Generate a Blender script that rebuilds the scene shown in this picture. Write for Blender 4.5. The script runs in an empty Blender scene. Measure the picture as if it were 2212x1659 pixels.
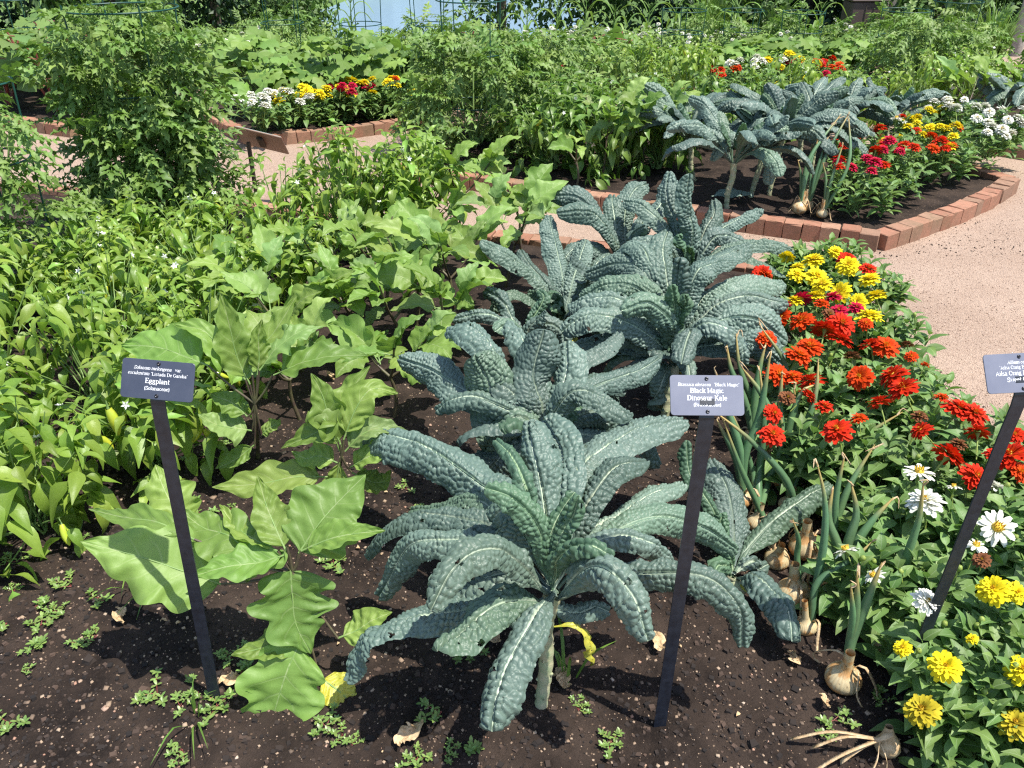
import bpy, math, random
import numpy as np
from mathutils import Vector, Matrix
R = math.radians
rng = np.random.default_rng(7)
random.seed(7)
sc = bpy.context.scene
COL = sc.collection
# ------------------------------------------------------------------ camera, sky, sun, exposure
CAMH, TH, FOC = 1.62, R(30), 1794.0
cd = bpy.data.cameras.new('camera'); cam = bpy.data.objects.new('camera', cd); COL.objects.link(cam)
cam.location = (0, 0, CAMH); cam.rotation_euler = (R(90) - TH, 0, 0)
cd.sensor_width = 36; cd.lens = 36 * FOC / 2212; cd.clip_end = 500; cd.clip_start = 0.05
sc.camera = cam
SUN = Vector((.31, -.15, .84)).normalized()
w = bpy.data.worlds.new('World'); sc.world = w; w.use_nodes = True
nt = w.node_tree
sky = nt.nodes.new('ShaderNodeTexSky'); sky.sky_type = 'NISHITA'; sky.sun_disc = False
sky.sun_elevation = math.asin(SUN.z); sky.sun_rotation = math.atan2(SUN.x, SUN.y)
bg = nt.nodes['Background']; bg.inputs[1].default_value = 0.15
nt.links.new(sky.outputs[0], bg.inputs[0])
sl = bpy.data.lights.new('sun', 'SUN'); sl.energy = 4.6; sl.angle = R(.5); sl.color = (1, .955, .875)
so = bpy.data.objects.new('sun', sl); COL.objects.link(so)
so.rotation_euler = SUN.to_track_quat('Z', 'Y').to_euler()
sc.view_settings.view_transform = 'Standard'; sc.view_settings.look = 'None'
sc.view_settings.gamma = 1; sc.view_settings.use_curve_mapping = False
sc.view_settings.exposure = 0.7
sc.render.engine = 'CYCLES'
cy = sc.cycles
cy.max_bounces = 6; cy.diffuse_bounces = 3; cy.glossy_bounces = 2; cy.transmission_bounces = 4
cy.filter_width = 1.25; cy.use_denoising = False; cy.caustics_reflective = False; cy.caustics_refractive = False

# ------------------------------------------------------------------ helpers: position, noise, mesh buffers
ct, st_ = math.cos(TH), math.sin(TH)
def at(u, v, z=0.07):            # point of the place at height z seen at (u, v) of the 2212 x 1659 view
    a = (u - 1106) / FOC; b = (829.5 - v) / FOC
    t = (CAMH - z) / (st_ - b * ct)
    return np.array([a * t, (ct + b * st_) * t, z])
def aty(u, v, y):                # point of the place at distance y
    a = (u - 1106) / FOC; b = (829.5 - v) / FOC
    t = y / (ct + b * st_)
    return np.array([a * t, y, CAMH + t * (-st_ + b * ct)])
def depth(p): return p[1] * ct - (p[2] - CAMH) * st_
def h2(ix, iy, s=0):
    h = (ix.astype(np.int64) * 374761393 + iy.astype(np.int64) * 668265263 + s * 1274126177) & 0xffffffff
    h = ((h ^ (h >> 13)) * 1274126177) & 0xffffffff
    return ((h ^ (h >> 16)) & 0xffffff) / 16777216.0
def vn(x, y, s=0):
    x = np.asarray(x, float); y = np.asarray(y, float)
    ix = np.floor(x); iy = np.floor(y); fx = x - ix; fy = y - iy
    fx = fx * fx * (3 - 2 * fx); fy = fy * fy * (3 - 2 * fy)
    a = h2(ix, iy, s); b = h2(ix + 1, iy, s); c = h2(ix, iy + 1, s); d = h2(ix + 1, iy + 1, s)
    return (a * (1 - fx) + b * fx) * (1 - fy) + (c * (1 - fx) + d * fx) * fy
def fbm(x, y, s=0, o=4):
    r = 0; a = .5
    for i in range(o):
        r = r + a * (vn(x * 2 ** i, y * 2 ** i, s + i) - .5); a *= .55
    return r
def worley(x, y, s=0):
    ix = np.floor(x); iy = np.floor(y)
    best = np.full(x.shape, 9.); sec = np.full(x.shape, 9.)
    for dx in (-1, 0, 1):
        for dy in (-1, 0, 1):
            cx = ix + dx; cy_ = iy + dy
            px = cx + .15 + .7 * h2(cx, cy_, s); py = cy_ + .15 + .7 * h2(cx, cy_, s + 5)
            d = np.hypot(px - x, py - y)
            sec = np.minimum(sec, np.maximum(best, d)); best = np.minimum(best, d)
    return best, sec
def nrm(v): return v / (np.linalg.norm(v, axis=-1, keepdims=True) + 1e-12)
def sst(a, b, x):
    t = np.clip((x - a) / (b - a), 0, 1); return t * t * (3 - 2 * t)
class Buf:
    def __init__(s): s.V = []; s.Q = []; s.L = []; s.M = []; s.I = []; s.n = 0
    def add(s, V, Q, lf=None, met=None, mi=0):
        V = np.asarray(V, float).reshape(-1, 3)
        s.V.append(V); s.Q.append(np.asarray(Q, np.int64) + s.n)
        s.L.append(np.zeros_like(V) if lf is None else lf.reshape(-1, 3))
        s.M.append(V.copy() if met is None else met.reshape(-1, 3))
        s.I.append(np.full(len(Q), mi)); s.n += len(V); return s
    def arrays(s):
        return (np.concatenate(s.V), np.concatenate(s.Q), np.concatenate(s.L), np.concatenate(s.M), np.concatenate(s.I))
    def mesh(s, name, mats, smooth=True, org=None):
        V, Q, L, M, I = s.arrays()
        if org is not None: V = V - np.asarray(org)
        me = bpy.data.meshes.new(name)
        me.vertices.add(len(V)); me.vertices.foreach_set('co', V.astype(np.float32).ravel())
        me.loops.add(4 * len(Q)); me.loops.foreach_set('vertex_index', Q.astype(np.int32).ravel())
        me.polygons.add(len(Q)); me.polygons.foreach_set('loop_start', np.arange(0, 4 * len(Q), 4, dtype=np.int32))
        me.polygons.foreach_set('material_index', I.astype(np.int32))
        me.polygons.foreach_set('use_smooth', np.full(len(Q), smooth))
        me.update(calc_edges=True)
        for nm, A in (('lf', L), ('met', M)):
            at_ = me.attributes.new(nm, 'FLOAT_VECTOR', 'POINT'); at_.data.foreach_set('vector', A.astype(np.float32).ravel())
        for m in (mats if isinstance(mats, (list, tuple)) else [mats]): me.materials.append(m)
        return me
def gq(n, m, closed=False):      # quads of an n x m grid
    i = np.arange(n - 1)[:, None]; j = np.arange(m if closed else m - 1)[None, :]
    j2 = (j + 1) % m
    return np.stack([i * m + j, i * m + j2, (i + 1) * m + j2, (i + 1) * m + j], -1).reshape(-1, 4)
def crv(pts, n):
    p = np.array(pts, float)
    if len(p) == 2: p = np.array([p[0], (p[0] + p[1]) / 2, p[1]])
    e = np.vstack([2 * p[0] - p[1], p, 2 * p[-1] - p[-2]])
    out = []
    for i in range(1, len(e) - 2):
        t = np.linspace(0, 1, 12, endpoint=False)[:, None]
        a, b, c, d = e[i - 1], e[i], e[i + 1], e[i + 2]
        out.append(.5 * ((2 * b) + (-a + c) * t + (2 * a - 5 * b + 4 * c - d) * t ** 2 + (-a + 3 * b - 3 * c + d) * t ** 3))
    out.append(p[-1:]); q = np.vstack(out)
    s = np.r_[0, np.cumsum(np.linalg.norm(np.diff(q, axis=0), axis=1))]
    t = np.linspace(0, s[-1], n)
    return np.stack([np.interp(t, s, q[:, k]) for k in range(3)], 1), s[-1]
def tube(buf, P, r, k=5, mi=0, tval=None, rv=0.):
    P = np.asarray(P, float); n = len(P); r = np.broadcast_to(np.asarray(r, float), (n,))
    T = nrm(np.gradient(P, axis=0)); ref = np.array([0.13, .97, .2]) if abs(T[:, 1]).mean() < .8 else np.array([1., 0, .1])
    A = nrm(np.cross(T, ref)); B = np.cross(T, A)
    a = np.linspace(0, 2 * math.pi, k, endpoint=False)
    V = P[:, None] + r[:, None, None] * (A[:, None] * np.cos(a)[None, :, None] + B[:, None] * np.sin(a)[None, :, None])
    tt = np.linspace(0, 1, n) if tval is None else tval
    lf = np.zeros((n, k, 3)); lf[..., 1] = tt[:, None]; lf[..., 2] = rv
    buf.add(V, gq(n, k, True), lf, None, mi)
    return buf
def lathe(buf, prof, k=16, mi=0, c=(0, 0, 0), wob=0, seed=0):
    prof = np.array(prof); a = np.linspace(0, 2 * math.pi, k, endpoint=False)
    rr = prof[:, 0][:, None] * (1 + wob * (vn(a[None] * 2, prof[:, 1][:, None] * 30, seed) - .5))
    V = np.stack([rr * np.cos(a), rr * np.sin(a), np.broadcast_to(prof[:, 1][:, None], rr.shape)], -1) + np.array(c)
    lf = np.zeros(V.shape); lf[..., 1] = np.linspace(0, 1, len(prof))[:, None]; lf[..., 0] = a / 6.283
    buf.add(V, gq(len(prof), k, True), lf, None, mi); return buf
def box(buf, c, s, rot=None, ch=0., mi=0):      # chamfered box, six faces + edges as one closed grid
    x, y, z = np.array(s) / 2.; q = ch
    if q <= 0:
        V = np.array([[a, b, d] for a in (-x, x) for b in (-y, y) for d in (-z, z)])
        Q = [[0, 1, 3, 2], [4, 6, 7, 5], [0, 4, 5, 1], [2, 3, 7, 6], [0, 2, 6, 4], [1, 5, 7, 3]]
    else:
        ring = [(-x + q, -y), (x - q, -y), (x, -y + q), (x, y - q), (x - q, y), (-x + q, y), (-x, y - q), (-x, -y + q)]
        rin = [(a * (1 - q / x * .9), b * (1 - q / y * .9)) for a, b in ring]
        V = [(a, b, -z + q) for a, b in ring] + [(a, b, z - q) for a, b in ring] + [(a, b, z) for a, b in rin] + [(a, b, -z) for a, b in rin]
        Q = []
        for i in range(8):
            j = (i + 1) % 8
            Q += [[i, j, 8 + j, 8 + i], [8 + i, 8 + j, 16 + j, 16 + i], [24 + i, 24 + j, j, i]]
        Q += [[16, 17, 18, 23], [23, 18, 19, 22], [22, 19, 20, 21], [31, 26, 25, 24], [30, 27, 26, 31], [29, 28, 27, 30]]
        V = np.array(V)
    if rot is not None: V = V @ np.array(rot).T
    buf.add(V + np.array(c), Q, None, V.copy(), mi); return buf
def obj(name, me, parent=None, **kw):
    o = bpy.data.objects.new(name, me); COL.objects.link(o)
    if parent is not None: o.parent = parent
    for k, v in kw.items(): o[k] = v
    return o
def thing(name, label, cat, loc=(0, 0, 0), group=None, rz=0.):
    o = bpy.data.objects.new(name, None); COL.objects.link(o); o.location = [float(c) for c in loc]; o.rotation_euler = (0, 0, rz)
    o.empty_display_size = .1
    o['label'] = label; o['category'] = cat
    if group: o['group'] = group
    return o
def copy_tree(src, loc, rz, label, sc_=1., group=None):
    r = src.copy(); COL.objects.link(r); r.location = [float(c) for c in loc]; r.rotation_euler = (0, 0, rz); r.scale = (sc_,) * 3
    r['label'] = label
    if group: r['group'] = group
    for ch in list(src.children):
        c = ch.copy(); COL.objects.link(c); c.parent = r
    return r

# ------------------------------------------------------------------ materials
def newmat(name):
    m = bpy.data.materials.new(name); m.use_nodes = True
    n = m.node_tree; b = n.nodes['Principled BSDF']; return m, n, b
def N(n, t, **kw):
    x = n.nodes.new(t)
    for k, v in kw.items(): setattr(x, k, v)
    return x
def math_(n, op, a, b=None, clamp=False):
    x = n.nodes.new('ShaderNodeMath'); x.operation = op; x.use_clamp = clamp
    for i, v in enumerate((a, b)):
        if v is None: continue
        if isinstance(v, (int, float)): x.inputs[i].default_value = v
        else: n.links.new(v, x.inputs[i])
    return x.outputs[0]
def mixc(n, f, a, b):
    x = n.nodes.new('ShaderNodeMix'); x.data_type = 'RGBA'
    for s, v in ((x.inputs[0], f), (x.inputs[6], a), (x.inputs[7], b)):
        if isinstance(v, (int, float)): s.default_value = v
        elif isinstance(v, tuple): s.default_value = (*v, 1) if len(v) == 3 else v
        else: n.links.new(v, s)
    return x.outputs[2]
def ramp(n, f, *st):
    x = n.nodes.new('ShaderNodeValToRGB'); e = x.color_ramp.elements
    while len(e) < len(st): e.new(.5)
    for i, (p, c) in enumerate(st): e[i].position = p; e[i].color = (*c, 1) if len(c) == 3 else c
    n.links.new(f, x.inputs[0]); return x.outputs[0]
def bumpn(n, b, h, s, d):
    x = n.nodes.new('ShaderNodeBump'); x.inputs['Strength'].default_value = s; x.inputs['Distance'].default_value = d
    n.links.new(h, x.inputs['Height']); n.links.new(x.outputs[0], b.inputs['Normal']); return x.outputs[0]
def noise(n, vec, scale, detail=4, rough=.55):
    x = n.nodes.new('ShaderNodeTexNoise'); x.inputs['Scale'].default_value = scale; x.inputs['Detail'].default_value = detail
    x.inputs['Roughness'].default_value = rough
    if vec is not None: n.links.new(vec, x.inputs['Vector'])
    return x.outputs[0]
def leafmat(name, c1, c2, vein, vw=(.004, .0008), side=14., vs=.35, rough=.45, trans=.3, tcol=None, kind='plain', bs=.4, young=None):
    m, n, b = newmat(name)
    lf = N(n, 'ShaderNodeAttribute', attribute_name='lf'); met = N(n, 'ShaderNodeAttribute', attribute_name='met')
    s = N(n, 'ShaderNodeSeparateXYZ'); n.links.new(lf.outputs['Vector'], s.inputs[0])
    ms = N(n, 'ShaderNodeSeparateXYZ'); n.links.new(met.outputs['Vector'], ms.inputs[0])
    u, t, r = s.outputs; mx, my, _ = ms.outputs
    oi = N(n, 'ShaderNodeObjectInfo')
    rr = math_(n, 'FRACT', math_(n, 'ADD', r, oi.outputs['Random']))
    nz = noise(n, met.outputs['Vector'], 38., 3)
    f = math_(n, 'ADD', math_(n, 'MULTIPLY', rr, .7), math_(n, 'MULTIPLY', math_(n, 'SUBTRACT', nz, .35), .9), True)
    col = mixc(n, f, c1, c2)
    if young: col = mixc(n, math_(n, 'MULTIPLY', sstn(n, .72, .98, rr), .8), col, young)
    am = math_(n, 'ABSOLUTE', mx)
    wv = math_(n, 'ADD', vw[1], math_(n, 'MULTIPLY', math_(n, 'SUBTRACT', 1., t), vw[0] - vw[1]))
    mid = math_(n, 'SUBTRACT', 1., math_(n, 'DIVIDE', am, wv), True)
    mid = math_(n, 'MULTIPLY', mid, 2.2, True)
    # side veins that leave the midrib obliquely
    ph = math_(n, 'FRACT', math_(n, 'SUBTRACT', math_(n, 'MULTIPLY', t, side), math_(n, 'MULTIPLY', math_(n, 'ABSOLUTE', u), side * .22)))
    sv = math_(n, 'SUBTRACT', 1., math_(n, 'MULTIPLY', math_(n, 'ABSOLUTE', math_(n, 'SUBTRACT', ph, .5)), 13.), True)
    sv = math_(n, 'MULTIPLY', sv, math_(n, 'SUBTRACT', 1.05, math_(n, 'ABSOLUTE', u)), True)
    col = mixc(n, math_(n, 'MULTIPLY', sv, vs), col, vein)
    col = mixc(n, mid, col, vein)
    hs = N(n, 'ShaderNodeHueSaturation'); n.links.new(col, hs.inputs['Color']); n.links.new(math_(n, 'ADD', .78, math_(n, 'MULTIPLY', math_(n, 'FRACT', math_(n, 'MULTIPLY', rr, 7.31)), .42)), hs.inputs['Value'])
    n.links.new(math_(n, 'ADD', .485, math_(n, 'MULTIPLY', math_(n, 'FRACT', math_(n, 'MULTIPLY', rr, 13.7)), .03)), hs.inputs['Hue']); col = hs.outputs[0]
    n.links.new(col, b.inputs['Base Color']); b.inputs['Roughness'].default_value = rough
    b.inputs['Specular IOR Level'].default_value = .4
    if kind == 'kale':
        vo = N(n, 'ShaderNodeTexVoronoi', feature='SMOOTH_F1'); vo.inputs['Scale'].default_value = 170.; vo.inputs['Smoothness'].default_value = .3
        n.links.new(met.outputs['Vector'], vo.inputs['Vector'])
        h = math_(n, 'SUBTRACT', 1., vo.outputs['Distance'])
        nm = bumpn(n, b, h, bs, .002)
    else:
        h = math_(n, 'SUBTRACT', noise(n, met.outputs['Vector'], 110., 3), math_(n, 'MULTIPLY', sv, .6))
        h = math_(n, 'SUBTRACT', h, mid)
        nm = bumpn(n, b, h, bs, .0016)
    tr = N(n, 'ShaderNodeBsdfTranslucent'); n.links.new(nm, tr.inputs['Normal'])
    tc = tcol or tuple(min(1, c * 1.5) for c in c2)
    n.links.new(mixc(n, .55, col, tc), tr.inputs['Color'])
    mx_ = N(n, 'ShaderNodeMixShader'); mx_.inputs[0].default_value = trans
    n.links.new(b.outputs[0], mx_.inputs[1]); n.links.new(tr.outputs[0], mx_.inputs[2])
    n.links.new(mx_.outputs[0], n.nodes['Material Output'].inputs[0])
    return m
def sstn(n, a, b, x):
    y = n.nodes.new('ShaderNodeMapRange'); y.interpolation_type = 'SMOOTHSTEP'
    y.inputs['From Min'].default_value = a; y.inputs['From Max'].default_value = b
    if isinstance(x, (int, float)): y.inputs[0].default_value = x
    else: n.links.new(x, y.inputs[0])
    return y.outputs[0]
def plain(name, c, rough=.5, c2=None, scale=30., metal=0., bump=0., spec=.5):
    m, n, b = newmat(name)
    tc = N(n, 'ShaderNodeTexCoord')
    if c2: n.links.new(mixc(n, ramp(n, noise(n, tc.outputs['Object'], scale, 5), (.35, (0, 0, 0)), (.65, (1, 1, 1))), c, c2), b.inputs['Base Color'])
    else: b.inputs['Base Color'].default_value = (*c, 1)
    b.inputs['Roughness'].default_value = rough; b.inputs['Metallic'].default_value = metal; b.inputs['Specular IOR Level'].default_value = spec
    if bump: bumpn(n, b, noise(n, tc.outputs['Object'], scale * 2.5, 5), bump, .004)
    return m
M = {}
M['kale'] = leafmat('kale_leaf_glaucous', (.080, .128, .102), (.160, .220, .178), (.48, .56, .42), (.0056, .0011), 16, .10, .46, .07, (.12, .3, .08), 'kale', .35, (.10, .165, .10))
M['kale_young'] = leafmat('kale_leaf_young', (.060, .120, .070), (.10, .175, .10), (.36, .47, .28), (.004, .0008), 16, .1, .5, .12, (.14, .36, .06), 'kale', .4)
M['egg'] = leafmat('eggplant_leaf', (.165, .275, .05), (.25, .37, .085), (.36, .45, .18), (.0024, .0007), 6, .55, .5, .33, (.36, .62, .05), bs=.35, young=(.24, .36, .13))
M['pep'] = leafmat('pepper_leaf', (.15, .245, .032), (.265, .37, .06), (.34, .45, .12), (.0012, .0004), 7, .3, .36, .33, (.33, .6, .04), bs=.25, young=(.22, .38, .07))
M['pepd'] = leafmat('pepper_leaf_mature', (.095, .185, .032), (.175, .28, .055), (.24, .36, .10), (.0012, .0004), 7, .3, .38, .28, (.24, .5, .04), bs=.25)
M['tom'] = leafmat('tomato_leaf', (.115, .20, .042), (.20, .30, .07), (.28, .38, .11), (.001, .0004), 6, .3, .5, .25, (.22, .45, .04), bs=.35)
M['zin'] = leafmat('zinnia_leaf', (.105, .195, .048), (.18, .285, .08), (.24, .34, .15), (.0012, .0005), 5, .2, .5, .25, (.25, .48, .05), bs=.3)
M['squ'] = leafmat('squash_leaf', (.12, .215, .04), (.2, .315, .065), (.28, .4, .12), (.002, .001), 5, .3, .55, .25, (.3, .55, .05), bs=.3)
M['far'] = leafmat('far_leaf', (.15, .24, .055), (.26, .37, .09), (.25, .36, .12), (.001, .0005), 5, .2, .5, .25, (.3, .5, .06), bs=.2)
M['corn'] = leafmat('corn_leaf', (.13, .24, .05), (.2, .33, .08), (.32, .42, .16), (.002, .001), 3, .1, .5, .3, (.35, .55, .06), bs=.2)
M['oni'] = leafmat('onion_leaf', (.075, .16, .08), (.13, .23, .10), (.15, .28, .12), (.0001, .0001), 3, .0, .4, .0, bs=.1)
M['tree'] = leafmat('tree_leaf', (.05, .1, .025), (.1, .17, .045), (.12, .2, .06), (.001, .0005), 4, .1, .5, .2, (.2, .4, .04), bs=.2)
M['treed'] = leafmat('dark_tree_leaf', (.018, .04, .016), (.035, .075, .025), (.05, .1, .03), (.001, .0005), 4, .1, .5, .12, (.1, .2, .03), bs=.2)
M['purs'] = leafmat('purslane_leaf', (.12, .21, .045), (.22, .32, .085), (.25, .3, .1), (.0002, .0001), 3, 0, .35, .15, (.3, .5, .1), bs=.1)
M['grass'] = leafmat('grass_leaf', (.09, .19, .03), (.16, .28, .05), (.2, .3, .1), (.0002, .0001), 3, 0, .45, .25, (.3, .5, .05), bs=.1)
n = M['oni'].node_tree; b = n.nodes['Principled BSDF']; _l = b.inputs['Base Color'].links[0].from_socket
_a = N(n, 'ShaderNodeAttribute', attribute_name='lf'); _s = N(n, 'ShaderNodeSeparateXYZ'); n.links.new(_a.outputs['Vector'], _s.inputs[0])
n.links.new(mixc(n, sstn(n, .72, .98, _s.outputs[1]), _l, (.42, .30, .10)), b.inputs['Base Color'])
M['stem_g'] = plain('green_stem', (.14, .24, .06), .5, (.2, .3, .09), 40)
M['stem_p'] = plain('purple_brown_stem', (.075, .045, .04), .5, (.12, .12, .05), 20)
M['stem_r'] = plain('red_stem', (.20, .035, .04), .45, (.28, .1, .06), 30)
M['stem_k'] = plain('kale_stem', (.30, .36, .20), .6, (.42, .38, .24), 45, bump=.5)
M['metal'] = plain('black_steel', (.010, .013, .021), .36, (.019, .024, .036), 60, 0., .05)
M['cage'] = plain('green_coated_wire', (.008, .06, .042), .4)
M['white'] = plain('white_ink', (.82, .83, .85), .6)
M['screw'] = plain('dark_screw', (.05, .05, .055), .25, metal=.9)
M['dry'] = plain('dry_husk', (.42, .27, .13), .7, (.6, .45, .27), 60, bump=.6)
M['pepper'] = plain('yellow_pepper_skin', (.50, .48, .04), .25, (.35, .45, .04), 20)
M['wflower'] = plain('small_white_petal', (.8, .8, .74), .5)
M['wood'] = plain('weathered_wood', (.25, .22, .19), .8, (.4, .36, .31), 25, bump=.6)
M['bark'] = plain('tree_bark', (.06, .045, .035), .9, (.12, .09, .07), 10, bump=.8)
M['boxb'] = plain('brown_panel', (.10, .065, .06), .6)
M['copper'] = plain('bronze_panel', (.22, .13, .09), .5, (.26, .16, .12), 8)
M['teal'] = plain('pale_teal_panel', (.45, .62, .58), .4)
# sign plates: sky reflection painted into the pale grey, tilt's shade into the dark
for nm_, ca, cb in (('plate_tilt_shade', (.040, .048, .075), (.060, .068, .098)), ('plate', (.125, .135, .185), (.165, .175, .225))):
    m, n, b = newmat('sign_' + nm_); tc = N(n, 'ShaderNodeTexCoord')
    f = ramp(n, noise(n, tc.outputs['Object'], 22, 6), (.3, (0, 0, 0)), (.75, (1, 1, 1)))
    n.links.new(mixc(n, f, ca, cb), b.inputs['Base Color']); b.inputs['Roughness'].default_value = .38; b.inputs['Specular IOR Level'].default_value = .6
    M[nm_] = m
# petals
def petalmat(name, outer, inner, trans=.2):
    m, n, b = newmat(name)
    lf = N(n, 'ShaderNodeAttribute', attribute_name='lf'); s = N(n, 'ShaderNodeSeparateXYZ'); n.links.new(lf.outputs['Vector'], s.inputs[0])
    oi = N(n, 'ShaderNodeObjectInfo')
    r = math_(n, 'FRACT', math_(n, 'ADD', s.outputs[2], oi.outputs['Random']))
    c = mixc(n, sstn(n, .75, .0, s.outputs[1]), outer, inner)
    hs = N(n, 'ShaderNodeHueSaturation'); n.links.new(c, hs.inputs['Color'])
    n.links.new(math_(n, 'ADD', .8, math_(n, 'MULTIPLY', r, .25)), hs.inputs['Value'])
    n.links.new(hs.outputs[0], b.inputs['Base Color']); b.inputs['Roughness'].default_value = .7; b.inputs['Specular IOR Level'].default_value = .15
    tr = N(n, 'ShaderNodeBsdfTranslucent'); n.links.new(hs.outputs[0], tr.inputs['Color'])
    mm = N(n, 'ShaderNodeMixShader'); mm.inputs[0].default_value = trans
    n.links.new(b.outputs[0], mm.inputs[1]); n.links.new(tr.outputs[0], mm.inputs[2]); n.links.new(mm.outputs[0], n.nodes['Material Output'].inputs[0])
    return m
PET = {'red': petalmat('orange_red_petal', (.62, .028, .008), (.72, .12, .01)), 'yellow': petalmat('yellow_petal', (.84, .70, .02), (.82, .64, .015)),
       'white': petalmat('white_petal', (.82, .82, .72), (.75, .75, .5)), 'pink': petalmat('crimson_petal', (.55, .012, .06), (.5, .02, .03)),
       'orange': petalmat('orange_petal', (.66, .055, .006), (.8, .22, .01)), 'fade': petalmat('withered_petal', (.22, .085, .035), (.16, .09, .03)), 'old': petalmat('faded_yellow_petal', (.55, .45, .03), (.35, .22, .02))}
M['disc'] = plain('flower_disc', (.55, .30, .02), .6, (.7, .5, .03), 300)
M['discg'] = plain('green_bud', (.16, .26, .06), .6, (.3, .35, .06), 300)
# soil
m, n, b = newmat('dark_compost_soil'); tc = N(n, 'ShaderNodeTexCoord'); P_ = tc.outputs['Object']
c0 = mixc(n, ramp(n, noise(n, P_, 9, 6, .6), (.35, (0, 0, 0)), (.7, (1, 1, 1))), (.016, .011, .009), (.072, .050, .038))
c0 = mixc(n, math_(n, 'MULTIPLY', ramp(n, noise(n, P_, 2.4, 4, .6), (.5, (0, 0, 0)), (.68, (1, 1, 1))), .55), c0, (.085, .060, .046))
c0 = mixc(n, ramp(n, noise(n, P_, 130, 4, .7), (.5, (0, 0, 0)), (.75, (1, 1, 1))), c0, (.05, .035, .026))
vo = N(n, 'ShaderNodeTexVoronoi'); vo.inputs['Scale'].default_value = 130; n.links.new(P_, vo.inputs['Vector'])
sp = N(n, 'ShaderNodeSeparateColor'); n.links.new(vo.outputs['Color'], sp.inputs[0])
msk = math_(n, 'MULTIPLY', math_(n, 'GREATER_THAN', sp.outputs[0], .88), math_(n, 'LESS_THAN', vo.outputs['Distance'], .3))
c0 = mixc(n, msk, c0, mixc(n, sp.outputs[1], (.26, .18, .12), (.14, .09, .06)))
n.links.new(c0, b.inputs['Base Color']); b.inputs['Roughness'].default_value = .95; b.inputs['Specular IOR Level'].default_value = .2
bumpn(n, b, noise(n, P_, 110, 7, .75), 1., .012)
M['soil'] = m
# gravel path
m, n, b = newmat('pink_granite_gravel'); tc = N(n, 'ShaderNodeTexCoord'); P_ = tc.outputs['Object']
c0 = mixc(n, ramp(n, noise(n, P_, 1.6, 5, .6), (.35, (0, 0, 0)), (.7, (1, 1, 1))), (.39, .272, .195), (.48, .35, .26))
vo = N(n, 'ShaderNodeTexVoronoi'); vo.inputs['Scale'].default_value = 230; n.links.new(P_, vo.inputs['Vector'])
sp = N(n, 'ShaderNodeSeparateColor'); n.links.new(vo.outputs['Color'], sp.inputs[0])
c0 = mixc(n, math_(n, 'MULTIPLY', ramp(n, noise(n, P_, .9, 4, .65), (.48, (0, 0, 0)), (.62, (1, 1, 1))), .35), c0, (.31, .215, .155))
c0 = mixc(n, math_(n, 'MULTIPLY', sstn(n, .55, .95, sp.outputs[0]), .5), c0, (.56, .42, .32))
c0 = mixc(n, math_(n, 'MULTIPLY', sstn(n, .75, .98, sp.outputs[1]), .7), c0, (.24, .155, .115))
c0 = mixc(n, math_(n, 'MULTIPLY', ramp(n, noise(n, P_, 25, 5, .7), (.55, (0, 0, 0)), (.8, (1, 1, 1))), .5), c0, (.30, .19, .14))
n.links.new(c0, b.inputs['Base Color']); b.inputs['Roughness'].default_value = .9
hh = math_(n, 'ADD', math_(n, 'MULTIPLY', vo.outputs['Distance'], -.8), noise(n, P_, 60, 6, .7)); bumpn(n, b, hh, .9, .008)
M['gravel'] = m
# brick
m, n, b = newmat('old_red_brick'); tc = N(n, 'ShaderNodeTexCoord'); P_ = tc.outputs['Object']; oi = N(n, 'ShaderNodeObjectInfo')
rr = oi.outputs['Random']
vadd = N(n, 'ShaderNodeVectorMath', operation='ADD'); n.links.new(P_, vadd.inputs[0]); n.links.new(oi.outputs['Location'], vadd.inputs[1]); PW = vadd.outputs[0]
c0 = ramp(n, rr, (0, (.29, .125, .075)), (.3, (.36, .17, .105)), (.55, (.30, .16, .10)), (.8, (.27, .155, .10)), (1., (.40, .22, .14)))
c0 = mixc(n, math_(n, 'MULTIPLY', ramp(n, noise(n, PW, 28, 6, .7), (.45, (0, 0, 0)), (.7, (1, 1, 1))), .6), c0, (.16, .10, .055))
c0 = mixc(n, math_(n, 'MULTIPLY', ramp(n, noise(n, PW, 60, 5, .7), (.58, (0, 0, 0)), (.75, (1, 1, 1))), .5), c0, (.52, .36, .25))
c0 = mixc(n, math_(n, 'MULTIPLY', ramp(n, noise(n, PW, 3., 3), (.55, (0, 0, 0)), (.75, (1, 1, 1))), .4), c0, (.12, .12, .05))
n.links.new(c0, b.inputs['Base Color']); b.inputs['Roughness'].default_value = .85; bumpn(n, b, noise(n, PW, 120, 7, .7), .6, .004)
M['brick'] = m
# lawn
m, n, b = newmat('mown_lawn'); tc = N(n, 'ShaderNodeTexCoord'); P_ = tc.outputs['Object']
c0 = mixc(n, noise(n, P_, .6, 5), (.09, .17, .03), (.17, .27, .06)); c0 = mixc(n, math_(n, 'MULTIPLY', noise(n, P_, 40, 5), .5), c0, (.05, .1, .02))
n.links.new(c0, b.inputs['Base Color']); b.inputs['Roughness'].default_value = .9; bumpn(n, b, noise(n, P_, 90, 5), .8, .03)
M['lawn'] = m
m, n, b = newmat('lake_water'); tc = N(n, 'ShaderNodeTexCoord')
b.inputs['Base Color'].default_value = (.22, .32, .42, 1); b.inputs['Roughness'].default_value = .25
mp = N(n, 'ShaderNodeMapping'); mp.inputs['Scale'].default_value = (1, 2.5, 1); n.links.new(tc.outputs['Object'], mp.inputs[0])
bumpn(n, b, noise(n, mp.outputs[0], 2.2, 6), .2, .05)
M['water'] = m
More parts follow.
